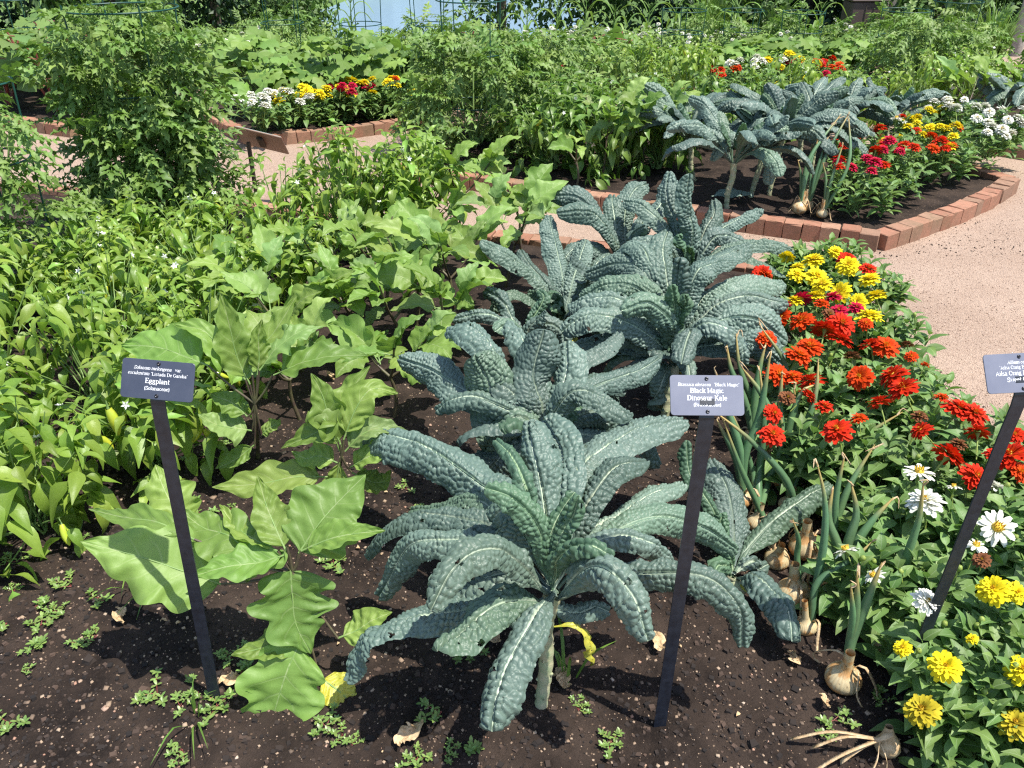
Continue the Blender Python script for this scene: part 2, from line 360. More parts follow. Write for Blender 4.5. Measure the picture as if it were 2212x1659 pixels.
# onion skin
m, n, b = newmat('onion_skin'); lf = N(n, 'ShaderNodeAttribute', attribute_name='lf'); tc = N(n, 'ShaderNodeTexCoord')
s = N(n, 'ShaderNodeSeparateXYZ'); n.links.new(lf.outputs['Vector'], s.inputs[0])
st2 = math_(n, 'SINE', math_(n, 'MULTIPLY', s.outputs[0], 6.283 * 26)); oi = N(n, 'ShaderNodeObjectInfo')
c0 = mixc(n, math_(n, 'MULTIPLY', math_(n, 'ADD', st2, 1.), .14), (.56, .46, .27), (.40, .25, .10))
c0 = mixc(n, ramp(n, noise(n, tc.outputs['Object'], 38, 4), (.47, (0, 0, 0)), (.56, (1, 1, 1))), c0, (.50, .28, .11))
c0 = mixc(n, ramp(n, noise(n, tc.outputs['Object'], 70, 5, .7), (.58, (0, 0, 0)), (.68, (1, 1, 1))), c0, (.10, .055, .03))
n.links.new(c0, b.inputs['Base Color']); b.inputs['Roughness'].default_value = .4; bumpn(n, b, st2, .2, .001)
M['onion'] = m
m, n, b = newmat('pebble_stone'); lf = N(n, 'ShaderNodeAttribute', attribute_name='lf'); s = N(n, 'ShaderNodeSeparateXYZ'); n.links.new(lf.outputs['Vector'], s.inputs[0])
n.links.new(ramp(n, s.outputs[2], (0, (.10, .07, .05)), (.25, (.22, .15, .10)), (.5, (.34, .24, .16)), (.75, (.36, .27, .19)), (.9, (.34, .18, .12)), (1, (.48, .40, .31))), b.inputs['Base Color'])
b.inputs['Roughness'].default_value = .8; M['stone'] = m
m, n, b = newmat('gravel_stone'); lf = N(n, 'ShaderNodeAttribute', attribute_name='lf'); s = N(n, 'ShaderNodeSeparateXYZ'); n.links.new(lf.outputs['Vector'], s.inputs[0])
n.links.new(ramp(n, s.outputs[2], (0, (.30, .20, .15)), (.3, (.38, .265, .19)), (.7, (.46, .33, .25)), (1, (.60, .47, .37))), b.inputs['Base Color'])
b.inputs['Roughness'].default_value = .8; M['gstone'] = m
m, n, b = newmat('soil_crumb'); lf = N(n, 'ShaderNodeAttribute', attribute_name='lf'); s = N(n, 'ShaderNodeSeparateXYZ'); n.links.new(lf.outputs['Vector'], s.inputs[0])
n.links.new(ramp(n, s.outputs[2], (0, (.010, .007, .006)), (.7, (.03, .02, .015)), (1, (.08, .05, .035))), b.inputs['Base Color'])
b.inputs['Roughness'].default_value = .95; M['crumb'] = m
# yellow spotted leaf
m, n, b = newmat('spotted_yellow_leaf'); met = N(n, 'ShaderNodeAttribute', attribute_name='met')
c0 = mixc(n, ramp(n, noise(n, met.outputs['Vector'], 90, 4), (.3, (0, 0, 0)), (.7, (1, 1, 1))), (.44, .38, .035), (.33, .35, .05))
c0 = mixc(n, ramp(n, noise(n, met.outputs['Vector'], 320, 3), (.62, (0, 0, 0)), (.66, (1, 1, 1))), c0, (.05, .04, .02))
n.links.new(c0, b.inputs['Base Color']); b.inputs['Roughness'].default_value = .5; M['yleaf'] = m

# ------------------------------------------------------------------ the setting
BED1 = np.array([(-4.2, 5.35), (-3.3, 5.2), (-1.6, 4.82), (-.39, 4.36), (.6, 4.05), (1.34, 3.74), (1.42, 3.2), (1.47, 2.7), (1.58, 2.2), (1.78, 1.7), (2.1, 1.1), (2.25, .72), (-4.2, .72)])
BED2 = np.array([(-.62, 6.9), (-.80, 5.66), (.38, 5.03), (1.25, 4.60), (1.98, 4.27), (2.58, 4.70), (2.93, 5.00), (3.22, 5.30), (3.05, 5.75), (2.5, 6.6), (1.6, 7.1), (.5, 7.3)])
BED3 = np.array([(3.55, 6.30), (4.15, 5.72), (5.2, 5.2), (7.5, 4.9), (8.5, 8.9), (4.6, 9.2), (3.75, 7.2)])
BED4 = np.array([(-2.55, 7.2), (-1.98, 6.48), (-1.3, 6.75), (-.74, 7.12), (-.45, 8.2), (-.4, 9.6), (-3.1, 9.6)])
BED5 = np.array([(.2, 8.7), (1.6, 8.35), (2.45, 8.02), (3.2, 7.85), (3.5, 8.2), (3.9, 9.3), (4.1, 11.2), (.2, 11.2)])
BED6 = np.array([(-7.5, 8.1), (-4.3, 7.15), (-3.5, 6.78), (-3.2, 7.1), (-3.5, 9.8), (-8.5, 10.3)])
def terrain(x, y):
    s = sst(10., 33, y) * -2.5 * sst(9, 1, np.abs(x + 3) * .5)
    s = s + sst(12, 60, y) * .6 - .03 * sst(10, 14, y)
    return s
nx, ny = 120, 130
xs = np.sign(np.linspace(-1, 1, nx)) * np.abs(np.linspace(-1, 1, nx)) ** 2 * 160; ys = -12 + np.linspace(0, 1, ny) ** 2.2 * 330
X, Y = np.meshgrid(xs, ys)
Z = terrain(X, Y) - .02
lake = sst(24, 31, Y) * sst(58, 52, Y) * sst(-26, -20, X) * sst(6.5, 3.5, X - .06 * (Y - 30)); Z = Z - 1.2 * lake
Bf = Buf(); Bf.add(np.stack([X, Y, Z], -1), gq(ny, nx))
obj('lawn_ground', Bf.mesh('lawn_ground', M['lawn']), kind='structure')
Bf = Buf(); Bf.add(np.array([(-30, 24, -2.85), (9, 24, -2.85), (9, 60, -2.85), (-30, 60, -2.85)]), [[0, 1, 2, 3]])
obj('lake_water', Bf.mesh('lake_water', M['water']), kind='structure')
def sheet(name, x0, x1, y0, y1, step, mat, zf, poly=None):
    nx = int((x1 - x0) / step) + 1; ny = int((y1 - y0) / step) + 1
    X, Y = np.meshgrid(np.linspace(x0, x1, nx), np.linspace(y0, y1, ny))
    Q = gq(ny, nx)
    if poly is not None:
        cx = X.ravel()[Q].mean(1); cy_ = Y.ravel()[Q].mean(1); Q = Q[inpoly(cx, cy_, poly)]
    V = np.stack([X, Y, zf(X, Y)], -1).reshape(-1, 3)
    used = np.unique(Q); mp = np.full(len(V), -1); mp[used] = np.arange(len(used))
    B_ = Buf(); B_.add(V[used], mp[Q]); return obj(name, B_.mesh(name, mat), kind='structure')
def inpoly(x, y, P):
    c = np.zeros(np.shape(x), bool); j = len(P) - 1
    for i in range(len(P)):
        xi, yi = P[i]; xj, yj = P[j]
        c ^= ((yi > y) != (yj > y)) & (x < (xj - xi) * (y - yi) / (yj - yi + 1e-12) + xi); j = i
    return c
sheet('gravel_path', -10, 10, -3, 11.6, .08, M['gravel'], lambda x, y: .004 + .006 * fbm(x * 2, y * 2, 3))
def soilz(x, y):
    z = .070 + .03 * fbm(x * 2.2, y * 2.2, 11, 3) + .022 * fbm(x * 11, y * 11, 17, 4)
    b, s = worley(x * 42, y * 42, 3); z = z + .006 * np.clip(.55 - b, 0, 1) * (vn(x * 7, y * 7, 9) + .3)
    return z + .008 * fbm(x * 60, y * 60, 23, 3)
def shrink(P, d):
    c = P.mean(0); return P + (c - P) / np.linalg.norm(c - P, axis=1)[:, None] * d
FINE = (-1.75, 2.1, .74, 2.7)
sheet('garden_soil', FINE[0], FINE[1], FINE[2], FINE[3], .0065, M['soil'], soilz, shrink(BED1, .05))
sheet('garden_soil', -4.1, 2.2, .74, 5.4, .03, M['soil'], lambda x, y: .075 + .03 * fbm(x * 2.2, y * 2.2, 11, 3) - .012 - .03 * ((x > FINE[0] + .05) & (x < FINE[1] - .05) & (y > FINE[2]) & (y < FINE[3] - .05)), shrink(BED1, .05))
for P_ in (BED2, BED3, BED4, BED5, BED6):
    sheet('garden_soil', P_[:, 0].min(), P_[:, 0].max(), P_[:, 1].min(), P_[:, 1].max(), .03, M['soil'], lambda x, y: .055 + .02 * fbm(x * 2.2, y * 2.2, 11, 3) + .012 * fbm(x * 16, y * 16, 5, 3), shrink(P_, .04))
# brick edgings
brick_me = []
for k in range(5):
    Bf = Buf(); box(Bf, (0, 0, 0), (.0992, .100, .150), ch=.0035)
    V = Bf.V[0]; V += (np.random.default_rng(k).random(V.shape) - .5) * .008
    brick_me.append(Bf.mesh('brick', M['brick'], smooth=False))
def edging(label, pts, closed=False):
    pts = [np.array(p, float) for p in pts]
    root = thing('brick_edging', label, 'brick edging', (*pts[0], 0))
    for a, b_ in zip(pts[:-1], pts[1:]):
        L = np.linalg.norm(b_ - a); n_ = max(1, round(L / .1015)); d = (b_ - a) / L; ang = math.atan2(d[1], d[0])
        for i in range(n_):
            p = a + d * L * (i + .5) / n_
            o = obj('brick', brick_me[random.randrange(5)], root)
            o.location = (p[0] - pts[0][0] + random.gauss(0, .002), p[1] - pts[0][1] + random.gauss(0, .002), .018 + random.gauss(0, .003))
            o.rotation_euler = (random.gauss(0, .018), random.gauss(0, .015), ang + random.gauss(0, .009)); o.scale = (L / n_ / .1015, 1, 1)
edging('red brick edging along the far side of the bed with the big kale and eggplants', BED1[:6])
edging('brick edging beneath the zinnia border beside the wide gravel path', BED1[5:12])
edging('red brick front edging of the second kale bed with its sharp corner', BED2[1:5])
edging('brown curved brick edging beside the red, yellow and white zinnias of the second bed', BED2[4:9])
edging('brick edging on the left end of the second bed behind the dark tomato', [BED2[0], BED2[1]])
edging('short dark brick edging by the dark kale at the right margin', BED3[:4])
edging('curved brick edging before the white, yellow and crimson zinnia row', BED4[1:4])
edging('brick edging on the left end of the squash bed', BED4[:2])
edging('distant brick edging in front of the far yellow and red zinnias', BED5[1:5])
edging('brick edging in front of the red stemmed okra at far left', BED6[:3])

# stones and crumbs
def stones(name, n_, x0, x1, y0, y1, mat, smin, smax, zf, poly=None, inside=True, seed=1, label=None, pw=3., cat='pebbles'):
    g = np.random.default_rng(seed)
    x = g.uniform(x0, x1, n_); y = y0 + (y1 - y0) * g.random(n_) ** 1.3
    if poly is not None:
        k = inpoly(x, y, poly) == inside; x = x[k]; y = y[k]
    n_ = len(x); s = smin + (smax - smin) * g.random(n_) ** pw
    base = np.array([[-1, -1, -1], [1, -1, -1], [1, 1, -1], [-1, 1, -1], [-.8, -.8, .7], [.8, -.8, .8], [.7, .8, .8], [-.8, .7, .7]]) * .5
    Q = np.array([[3, 2, 1, 0], [4, 5, 6, 7], [0, 1, 5, 4], [1, 2, 6, 5], [2, 3, 7, 6], [3, 0, 4, 7]])
    V = base[None] * (1 + .75 * (g.random((n_, 8, 3)) - .5)) * (s[:, None] * (np.array([1, 1, .6]) + .4 * (g.random((n_, 3)) - .5)))[:, None, :]
    a = g.random(n_) * 6.28; ca, sa = np.cos(a)[:, None], np.sin(a)[:, None]
    V = np.stack([V[..., 0] * ca - V[..., 1] * sa, V[..., 0] * sa + V[..., 1] * ca, V[..., 2]], -1)
    V += np.stack([x, y, zf(x, y) + s * .15], -1)[:, None]
    lf = np.zeros(V.shape); lf[..., 2] = g.random(n_)[:, None]
    B_ = Buf(); B_.add(V, (Q[None] + 8 * np.arange(n_)[:, None, None]).reshape(-1, 4), lf)
    return obj(name, B_.mesh(name, mat, smooth=(mat is not M['crumb'])), kind='stuff', label=label or name, category=cat)
IN1 = shrink(BED1, .12)
stones('soil_pebbles', 14000, -1.8, 2.0, .85, 2.7, M['stone'], .0015, .0085, soilz, IN1, seed=1, pw=4., label='small tan and pinkish pebbles scattered over the dark soil')
stones('soil_pebbles', 260, -1.8, 2.0, .85, 2.3, M['stone'], .006, .013, soilz, IN1, seed=5, pw=2., label='larger stone chips and bark bits lying on the dark soil')
stones('soil_clods', 700, -1.5, 1.6, .85, 2.4, M['crumb'], .008, .022, soilz, IN1, seed=12, pw=2., label='larger clods and bark chips in the compost', cat='soil')
stones('soil_crumbs', 16000, -1.5, 1.6, .85, 2.4, M['crumb'], .003, .013, soilz, IN1, seed=2, pw=2.5, label='dark crumbly clods of compost covering the bed', cat='soil')
stones('path_gravel', 26000, 1.35, 3.6, 1.2, 6.0, M['gstone'], .0018, .0055, lambda x, y: .006 + 0 * x, None, seed=3, label='loose pink granite gravel on the wide path', cat='gravel')
stones('path_gravel', 9000, -3.6, 1.6, 3.8, 6.8, M['gstone'], .003, .007, lambda x, y: .004 + 0 * x, None, seed=4, label='loose pink granite gravel between the beds', cat='gravel')

stones('spilled_soil', 1500, 1.35, 1.75, 1.6, 3.75, M['crumb'], .002, .008, lambda x, y: .006 + 0 * x, None, seed=6, label='dark crumbs of soil spilled on the gravel beside the zinnia border', cat='soil')
stones('spilled_soil', 900, 1.2, 3.2, 4.15, 4.75, M['crumb'], .002, .007, lambda x, y: .006 + 0 * x, BED2, False, seed=7, label='few dark crumbs on the gravel at the brick corner', cat='soil')
# ------------------------------------------------------------------ leaf builders
UP = np.array([0, 0, 1.])
def frames(P, N0, roll=0.):
    T = nrm(np.gradient(P, axis=0)); S = nrm(np.cross(T, N0)); Nn = np.cross(S, T)
    if np.ndim(roll) or roll:
        r = np.broadcast_to(roll, (len(P),))[:, None]
        S, Nn = S * np.cos(r) + Nn * np.sin(r), Nn * np.cos(r) - S * np.sin(r)
    return T, S, Nn
def kale_leaf(buf, pts, W, N0=UP, g=rng, res=1., roll=0., stalk=.12, curl=None, mid=0, cell=.0125):
    L0 = crv(pts, 8)[1]
    cell = cell * (.78 + .3 * g.random()); W = W * g.uniform(.84, 1.0); nt_ = max(14, int(L0 / cell * 4.6 * res)); nu = max(9, int(W * 1.15 / cell * 4.6 * res) // 2 * 2 + 1)
    P, L = crv(pts, nt_); t = np.linspace(0, 1, nt_)
    sd = int(g.integers(1e6))
    P = P + (fbm(t[:, None] * 2.5 + np.array([0., 9., 18.]), 0 * t[:, None], sd, 2)) * .045 * t[:, None]
    T, S, Nn = frames(P, N0, roll + (vn(t * 2.5, 0 * t, sd) - .5) * 1.1)
    prof = (.10 + .90 * sst(stalk * .5, stalk + .30, t)) * (.86 + .14 * sst(.35, .7, t)) * (1 - np.clip((t - .74) / .26, 0, 1) ** 2.4) ** .5 + .03
    u = np.linspace(-1, 1, nu)
    side = (u > 0).astype(int)
    ruff = 1 + .20 * (vn(t[:, None] * 11, side[None] * 7.3 + 0 * t[:, None], sd + 3) - .5)
    half = W / 2 * 1.12 * prof[:, None] * ruff
    A = (curl if curl is not None else g.uniform(.85, 1.5)) * (.6 + .5 * t)[:, None] * (.5 + .5 * sst(.1, .4, t))[:, None]
    a = u[None] * A
    x = half * np.sin(a) / A; z = -half * (1 - np.cos(a)) / A
    mx = u[None] * half; my = (t * L)[:, None] + 0 * mx
    wq = fbm(my / cell * .5, mx / cell * .5, sd + 1, 2) * 1.2; s1 = (my - np.abs(mx) * .35) / cell * .9 + wq; s2 = mx / cell * .8 - wq
    b, s_ = worley(s1 * .95, s2 + 100 + 50 * side[None], sd)
    hgt = .72 * (1 - np.exp(-(s_ - b) * 5.5)) + .4 * np.sqrt(np.clip(1 - (b / .8) ** 2, 0, 1))
    b2, _ = worley(s1 * 2.1, s2 * 2.1 + 31, sd + 9)
    mf = sst(.0, .0045, np.abs(mx)) * sst(stalk, stalk + .2, t)[:, None]
    bump = (.0088 * hgt * (.45 + 1.1 * vn(s1 * .45, s2 * .45, sd + 2)) + .0009 * np.clip(1 - b2, 0, 1)) * mf * (cell / .0102)
    z = z + W * .22 * fbm(t[:, None] * 5 + 3 * side[None], u[None] * 1.1 + 4, sd + 5, 3) * np.abs(u[None]) ** .8
    z = z - .0025 * (1 - mf) * sst(stalk, .4, t)[:, None]
    edge = np.abs(u[None]) ** 3 * .0035 * np.sin(t[:, None] * L / .011 * 1.3 + 9 * vn(t[:, None] * 9, side[None] * 3. + 0 * t[:, None], sd)) * mf
    nx_, nz_ = np.sin(a), np.cos(a)
    V = P[:, None] + S[:, None] * (x + nx_ * .6 * (bump + edge))[..., None] + Nn[:, None] * (z + nz_ * (bump + edge))[..., None]
    r = g.random()
    lf = np.stack([u[None] + 0 * t[:, None], t[:, None] + 0 * u[None], np.full(V.shape[:2], r)], -1)
    met = np.stack([mx, my, np.full(V.shape[:2], r * 3)], -1)
    Q = gq(nt_, nu); mq = mx.ravel()[Q].mean(1); yq = my.ravel()[Q].mean(1); keep = np.ones(len(Q), bool)
    for _ in range(int(g.integers(0, 4))):
        cy_ = g.uniform(.35, .95) * L; cx_ = g.uniform(-.5, .5) * W if g.random() < .6 else np.sign(g.random() - .5) * W * .47; rr_ = g.uniform(.0022, .0055)
        keep &= ((mq - cx_) ** 2 + ((yq - cy_) * .8) ** 2 + rr_ ** 2 * .5 * np.sin(mq * 1500)) > rr_ ** 2
    buf.add(V, Q[keep], lf, met, mid)
    # stalk and midrib as a real ridge under the blade
    m_ = nt_ // 2; Pm = P[::2][:m_] - Nn[::2][:m_] * .0022; tt = t[::2][:m_]
    tube(buf, Pm, (.0050 - .0042 * tt) * min(1., W / .07), 6, mid, tt, r)
def egg_leaf(buf, pts, W, N0=UP, g=rng, roll=0., lob=.2, petiole=.16, mid=0, cup=None, n_t=26, n_u=13, pm=1):
    P, L = crv(pts, n_t); t = np.linspace(0, 1, n_t); sd = int(g.integers(1e6))
    T, S, Nn = frames(P, N0, roll)
    k = np.clip((t - petiole) / (1 - petiole), 0, 1)
    base = np.sin(math.pi * k ** .66) ** .95 * (1 - .12 * k)
    nl = 3.2; u = np.linspace(-1, 1, n_u)
    ph = g.uniform(0, 1, 2); half = []
    for s_ in (0, 1):
        lo = .95 * np.abs(np.sin(math.pi * (k ** 1.15 * nl + ph[s_] * .35 + .1))) ** 1.3 - .5 + .4 * (vn(k * 6, 0 * k + s_ * 9, sd) - .5)
        half.append(W / 2 * base * (1 + lob * 1.5 * lo * sst(1, .72, k)) + .0012)
    half = np.where(u[None] > 0, half[1][:, None], half[0][:, None])
    c = cup if cup is not None else g.uniform(.2, .6)
    au = np.abs(u)[None]
    z = half * c * au ** 1.3 + half * .5 * (au ** 1.8) * (fbm(k[:, None] * 5.5, u[None] * .8 + 5, sd, 3) * 2.8) - au ** 2.5 * half * .12
    z += (.0022 * np.sin(2 * math.pi * (k[:, None] * 6 - au * 1.3))) * sst(0, .3, au) * (half > .004)
    z += .007 * fbm(k[:, None] * 10, u[None] * 4, sd + 2, 3)
    x = u[None] * half * (1 - .1 * c)
    V = P[:, None] + S[:, None] * x[..., None] + Nn[:, None] * z[..., None]
    r = g.random()
    lf = np.stack([u[None] + 0 * t[:, None], k[:, None] + 0 * u[None], np.full(V.shape[:2], r)], -1)
    met = np.stack([u[None] * half, (t * L)[:, None] + 0 * half, np.full(V.shape[:2], r * 3)], -1)
    i0 = max(0, int(petiole * n_t) - 1)
    buf.add(V[i0:], gq(n_t - i0, n_u), lf[i0:], met[i0:], mid)
    m_ = n_t * 3 // 4
    tube(buf, P[:m_] - Nn[:m_] * .0012, .0028 - .002 * t[:m_], 5, pm, None, r)
def tmpl(n_t, n_u, wf, curve, fold=.3, wave=0., seed=0, L=1., mid=0):
    """unit leaf along +y; returns arrays"""
    t = np.linspace(0, 1, n_t); u = np.linspace(-1, 1, n_u); g = np.random.default_rng(seed)
    hw = wf(t)
    y = np.cumsum(np.r_[0, np.cos(curve(t[1:]))]) / (n_t - 1); z0 = np.cumsum(np.r_[0, np.sin(curve(t[1:]))]) / (n_t - 1)
    x = u[None] * hw[:, None]; z = z0[:, None] + fold * np.abs(x) + wave * np.abs(u[None]) * np.sin(t[:, None] * 9 + (u[None] > 0) * 2 + seed) * hw[:, None]
    V = np.stack([x, y[:, None] + 0 * x, z], -1)
    lf = np.stack([u[None] + 0 * x, t[:, None] + 0 * x, 0 * x], -1)
    return V.reshape(-1, 3), gq(n_t, n_u), lf.reshape(-1, 3), np.full((n_t - 1) * (n_u - 1), mid)
def inst(buf, tp, loc, D, Upv, size, g=rng, mi=None):
    """add k copies of a template leaf"""
    V, Q, lf, I = tp; k = len(loc)
    if k == 0: return
    D = nrm(D); X_ = nrm(np.cross(D, Upv)); Z_ = np.cross(X_, D)
    Rm = np.stack([X_, D, Z_], -1)
    W_ = np.einsum('kij,nj->kni', Rm, V) * size[:, None, None] + loc[:, None]
    r = g.random(k); Lf = np.broadcast_to(lf, (k,) + lf.shape).copy(); Lf[..., 2] += r[:, None]
    met = V[None] * size[:, None, None]; met = met.copy(); met[..., 2] = r[:, None] * 3
    n_ = len(V)
    q = (Q[None] + n_ * np.arange(k)[:, None, None]).reshape(-1, 4)
    buf.V.append(W_.reshape(-1, 3)); buf.Q.append(q + buf.n); buf.L.append(Lf.reshape(-1, 3)); buf.M.append(met.reshape(-1, 3))
    buf.I.append(np.tile(I if mi is None else np.full(len(Q), mi), k)); buf.n += k * n_
def cat(*tps):
    V = []; Q = []; L = []; I = []; n_ = 0
    for v, q, l, i in tps: V.append(v); Q.append(q + n_); L.append(l); I.append(i); n_ += len(v)
    return np.concatenate(V), np.concatenate(Q), np.concatenate(L), np.concatenate(I)
def xf(tp, rz, loc, s):
    V, Q, l, i = tp; c, s_ = math.cos(rz), math.sin(rz)
    V = V * s; V = np.stack([V[:, 0] * c - V[:, 1] * s_, V[:, 0] * s_ + V[:, 1] * c, V[:, 2]], -1) + np.array(loc)
    return V, Q, l, i
ov = lambda p, wd: (lambda t: wd * np.clip(np.sin(math.pi * np.clip(t, 0, 1) ** p), 0, 1) ** .9 * (1 - .35 * t ** 3) + .006)
def pep_w(t): k = np.clip((t - .14) / .86, 0, 1); return .185 * np.sin(math.pi * k ** .62) ** 1.15 * (1 - .35 * k) + .010
PEP = [tmpl(9, 5, pep_w, lambda t, a=a, b=b: a - b * t, .35, .25, s) for s, (a, b) in enumerate([(.3, 1.1), (.1, 1.5), (.45, .9), (0, .9), (.2, 1.9)])]
ZIN = [tmpl(6, 3, ov(.8, .22), lambda t, a=a, b=b: a - b * t, .35, .1, s) for s, (a, b) in enumerate([(.2, .6), (.35, .9), (.1, 1.1)])]
FARL = [tmpl(4, 3, ov(.8, .24), lambda t, a=a, b=b: a - b * t, .3, .1, s) for s, (a, b) in enumerate([(.3, .9), (.1, 1.2)])]
def tooth(t): return .21 * np.sin(math.pi * np.clip(t, 0, 1) ** .75) ** .9 * (1 + .38 * ((np.arange(len(t)) % 2) * 2 - 1)) * (1 - .3 * t) + .01
def tomleaf(seed, small=False):
    g = np.random.default_rng(seed); parts = []
    c = .15 - .2 * seed % 3 * .1
    lt = [tmpl(8 if not small else 5, 3, tooth, lambda t, b=b: .1 - b * t, .5, .5, seed + i) for i, b in enumerate([.7, 1.3, 1.0])]
    sag = lambda y: -.28 * y * y
    for i, (y, s) in enumerate([(.25, .22), (.42, .32), (.60, .34), (.77, .28)]):
        for sgn in (-1, 1):
            parts.append(xf(lt[g.integers(3)], -sgn * g.uniform(.8, 1.25), (0, y + g.uniform(-.02, .02), sag(y)), s * g.uniform(.85, 1.15)))
    parts.append(xf(lt[0], g.uniform(-.1, .1), (0, .82, sag(.82)), .36))
    b_ = Buf(); yy = np.linspace(0, .85, 5); tube(b_, np.stack([0 * yy, yy, sag(yy)], 1), .009, 4)
    V, Q, L_, M_, I = b_.arrays(); parts.append((V, Q, L_, I))
    return cat(*parts)
TOM = [tomleaf(s) for s in range(5)]; TOMF = [tomleaf(s, True) for s in range(3)]
def squash_t(seed):
    g = np.random.default_rng(seed); nr, na = 4, 21
    a = np.linspace(.25, 2 * math.pi - .25, na) - math.pi / 2
    rad = .5 * (1 + .16 * np.cos(5 * (a - math.pi / 2)) + .06 * g.random(na))
    rr = np.linspace(.02, 1, nr)
    X_ = rr[:, None] * rad[None] * np.cos(a); Y_ = rr[:, None] * rad[None] * np.sin(a) + .1
    Z_ = .22 * rr[:, None] ** 1.5 * (.5 + .5 * np.sin(a * 3 + seed)) * .6 + .08 * rr[:, None] * np.cos(10 * a) - .15 * rr[:, None] ** 2
    V = np.stack([X_, Y_, Z_], -1); lf = np.stack([np.sin(a * 2.5)[None] + 0 * X_, rr[:, None] + 0 * X_, 0 * X_], -1)
    return V.reshape(-1, 3), gq(nr, na), lf.reshape(-1, 3), np.zeros((nr - 1) * (na - 1), int)
SQU = [squash_t(s) for s in range(3)]

def leaf_meshes(name, tps, mats, size):
    out = []
    for k, tp in enumerate(tps):
        b_ = Buf(); inst(b_, tp, np.zeros((1, 3)), np.array([[0, 1., 0]]), np.array([[0, 0, 1.]]), np.array([size])); out.append(b_.mesh(name, mats))
    return out
def place_leaf(name, me, parent, loc, D, Upv, s):
    D = Vector(D).normalized(); X_ = D.cross(Vector(Upv)).normalized(); Z_ = X_.cross(D)
    m_ = Matrix((X_, D, Z_)).transposed().to_4x4()
    o = obj(name, me, parent); o.matrix_local = Matrix.Translation(Vector(loc)) @ m_ @ Matrix.Diagonal((s, s, s, 1)); return o

# ------------------------------------------------------------------ generic bush: shoots that end in leaf rosettes
def shoots(g, Rr, H, n_, low=.15, flat=.9):
    ph = g.random(n_) * 6.283; q = np.sqrt(g.random(n_)); rad = Rr * q
    top = H * (1 - .35 * q ** 2.2) * (1 - .22 * g.random(n_))
    z = np.where(g.random(n_) < .62, top, top * g.uniform(low, .95, n_)); rad = np.where(z < top * .75, Rr * (.6 + .4 * g.random(n_)), rad)
    return np.stack([rad * np.cos(ph), rad * np.sin(ph), z], 1)
def stems(buf, tips, g, r0=.004, mi=1, k=4, base=.03):
    for p in tips:
        a = g.random() * 6.28; b0 = np.array([math.cos(a) * base, math.sin(a) * base, 0])
        m1 = np.array([p[0] * .35, p[1] * .35, p[2] * .45]); P, _ = crv([b0, m1, p], 6)
        tube(buf, P, np.linspace(r0, r0 * .4, 6), k, mi)
def rosettes(g, tips, per, size, elev=(.1, .9), lowdroop=.5, H=.5):
    k = len(tips) * per; T_ = np.repeat(tips, per, 0)
    i = np.tile(np.arange(per), len(tips)); ph = np.repeat(g.random(len(tips)) * 6.28, per) + i * 2.4 + g.normal(0, .3, k)
    e = elev[1] - (elev[1] - elev[0]) * (i / max(1, per - 1)) + g.normal(0, .2, k)
    e -= lowdroop * np.clip(1 - T_[:, 2] / H, 0, 1)
    D = np.stack([np.cos(ph) * np.cos(e), np.sin(ph) * np.cos(e), np.sin(e)], 1)
    s = size * (.45 + .6 * (i / max(1, per - 1))) * g.uniform(.75, 1.2, k)
    loc = T_ - np.array([0, 0, 1.]) * (i / per * size * .7)[:, None] + D * .008
    U = np.array([0, 0, 1.])[None] + g.normal(0, .25, (k, 3))
    return loc, D, U, s
def bush_buf(seed, tps, Rr, H, ntips, per, size, stem_r=.004, **kw):
    g = np.random.default_rng(seed); tips = shoots(g, Rr, H, ntips)
    b_ = Buf(); loc, D, U, s = rosettes(g, tips, per, size, H=H, **kw)
    which = g.integers(len(tps), size=len(loc))
    for i, tp in enumerate(tps):
        k = which == i; inst(b_, tp, loc[k], D[k], U[k], s[k], g)
    sb = Buf(); stems(sb, tips[:max(6, ntips // 2)], g, stem_r, 0)
    return b_, sb, tips, g

# ------------------------------------------------------------------ peppers
pep_leaf_me = leaf_meshes('leaf', PEP, [M['pep'], M['stem_g']], 1.); pep_leaf_me2 = leaf_meshes('leaf', PEP, [M['pepd'], M['stem_g']], 1.)
def fruit_mesh():
    b_ = Buf(); s = np.linspace(0, 1, 8)
    P = np.stack([.006 * np.sin(s * 2), 0 * s, -.055 * s], 1); tube(b_, P, .0095 * np.sin(math.pi * np.clip(s * .86 + .12, 0, 1)) ** .6, 7, 0)
    tube(b_, np.array([[0, 0, .016], [0, 0, .006], [0, 0, 0]]), [.0015, .0017, .003], 5, 1)
    return b_.mesh('pepper_fruit', [M['pepper'], M['stem_g']])
FRUIT = fruit_mesh()
def wfl():
    b_ = Buf(); pt = tmpl(3, 3, ov(.8, .25), lambda t: .1 - .2 * t, .1)
    a = np.arange(5) * 1.2566; inst(b_, pt, np.zeros((5, 3)), np.stack([np.cos(a), np.sin(a), .3 + 0 * a], 1), np.tile([0, 0, 1.], (5, 1)), np.full(5, .014)); return b_.mesh('blossom', M['wflower'])
WF = wfl()
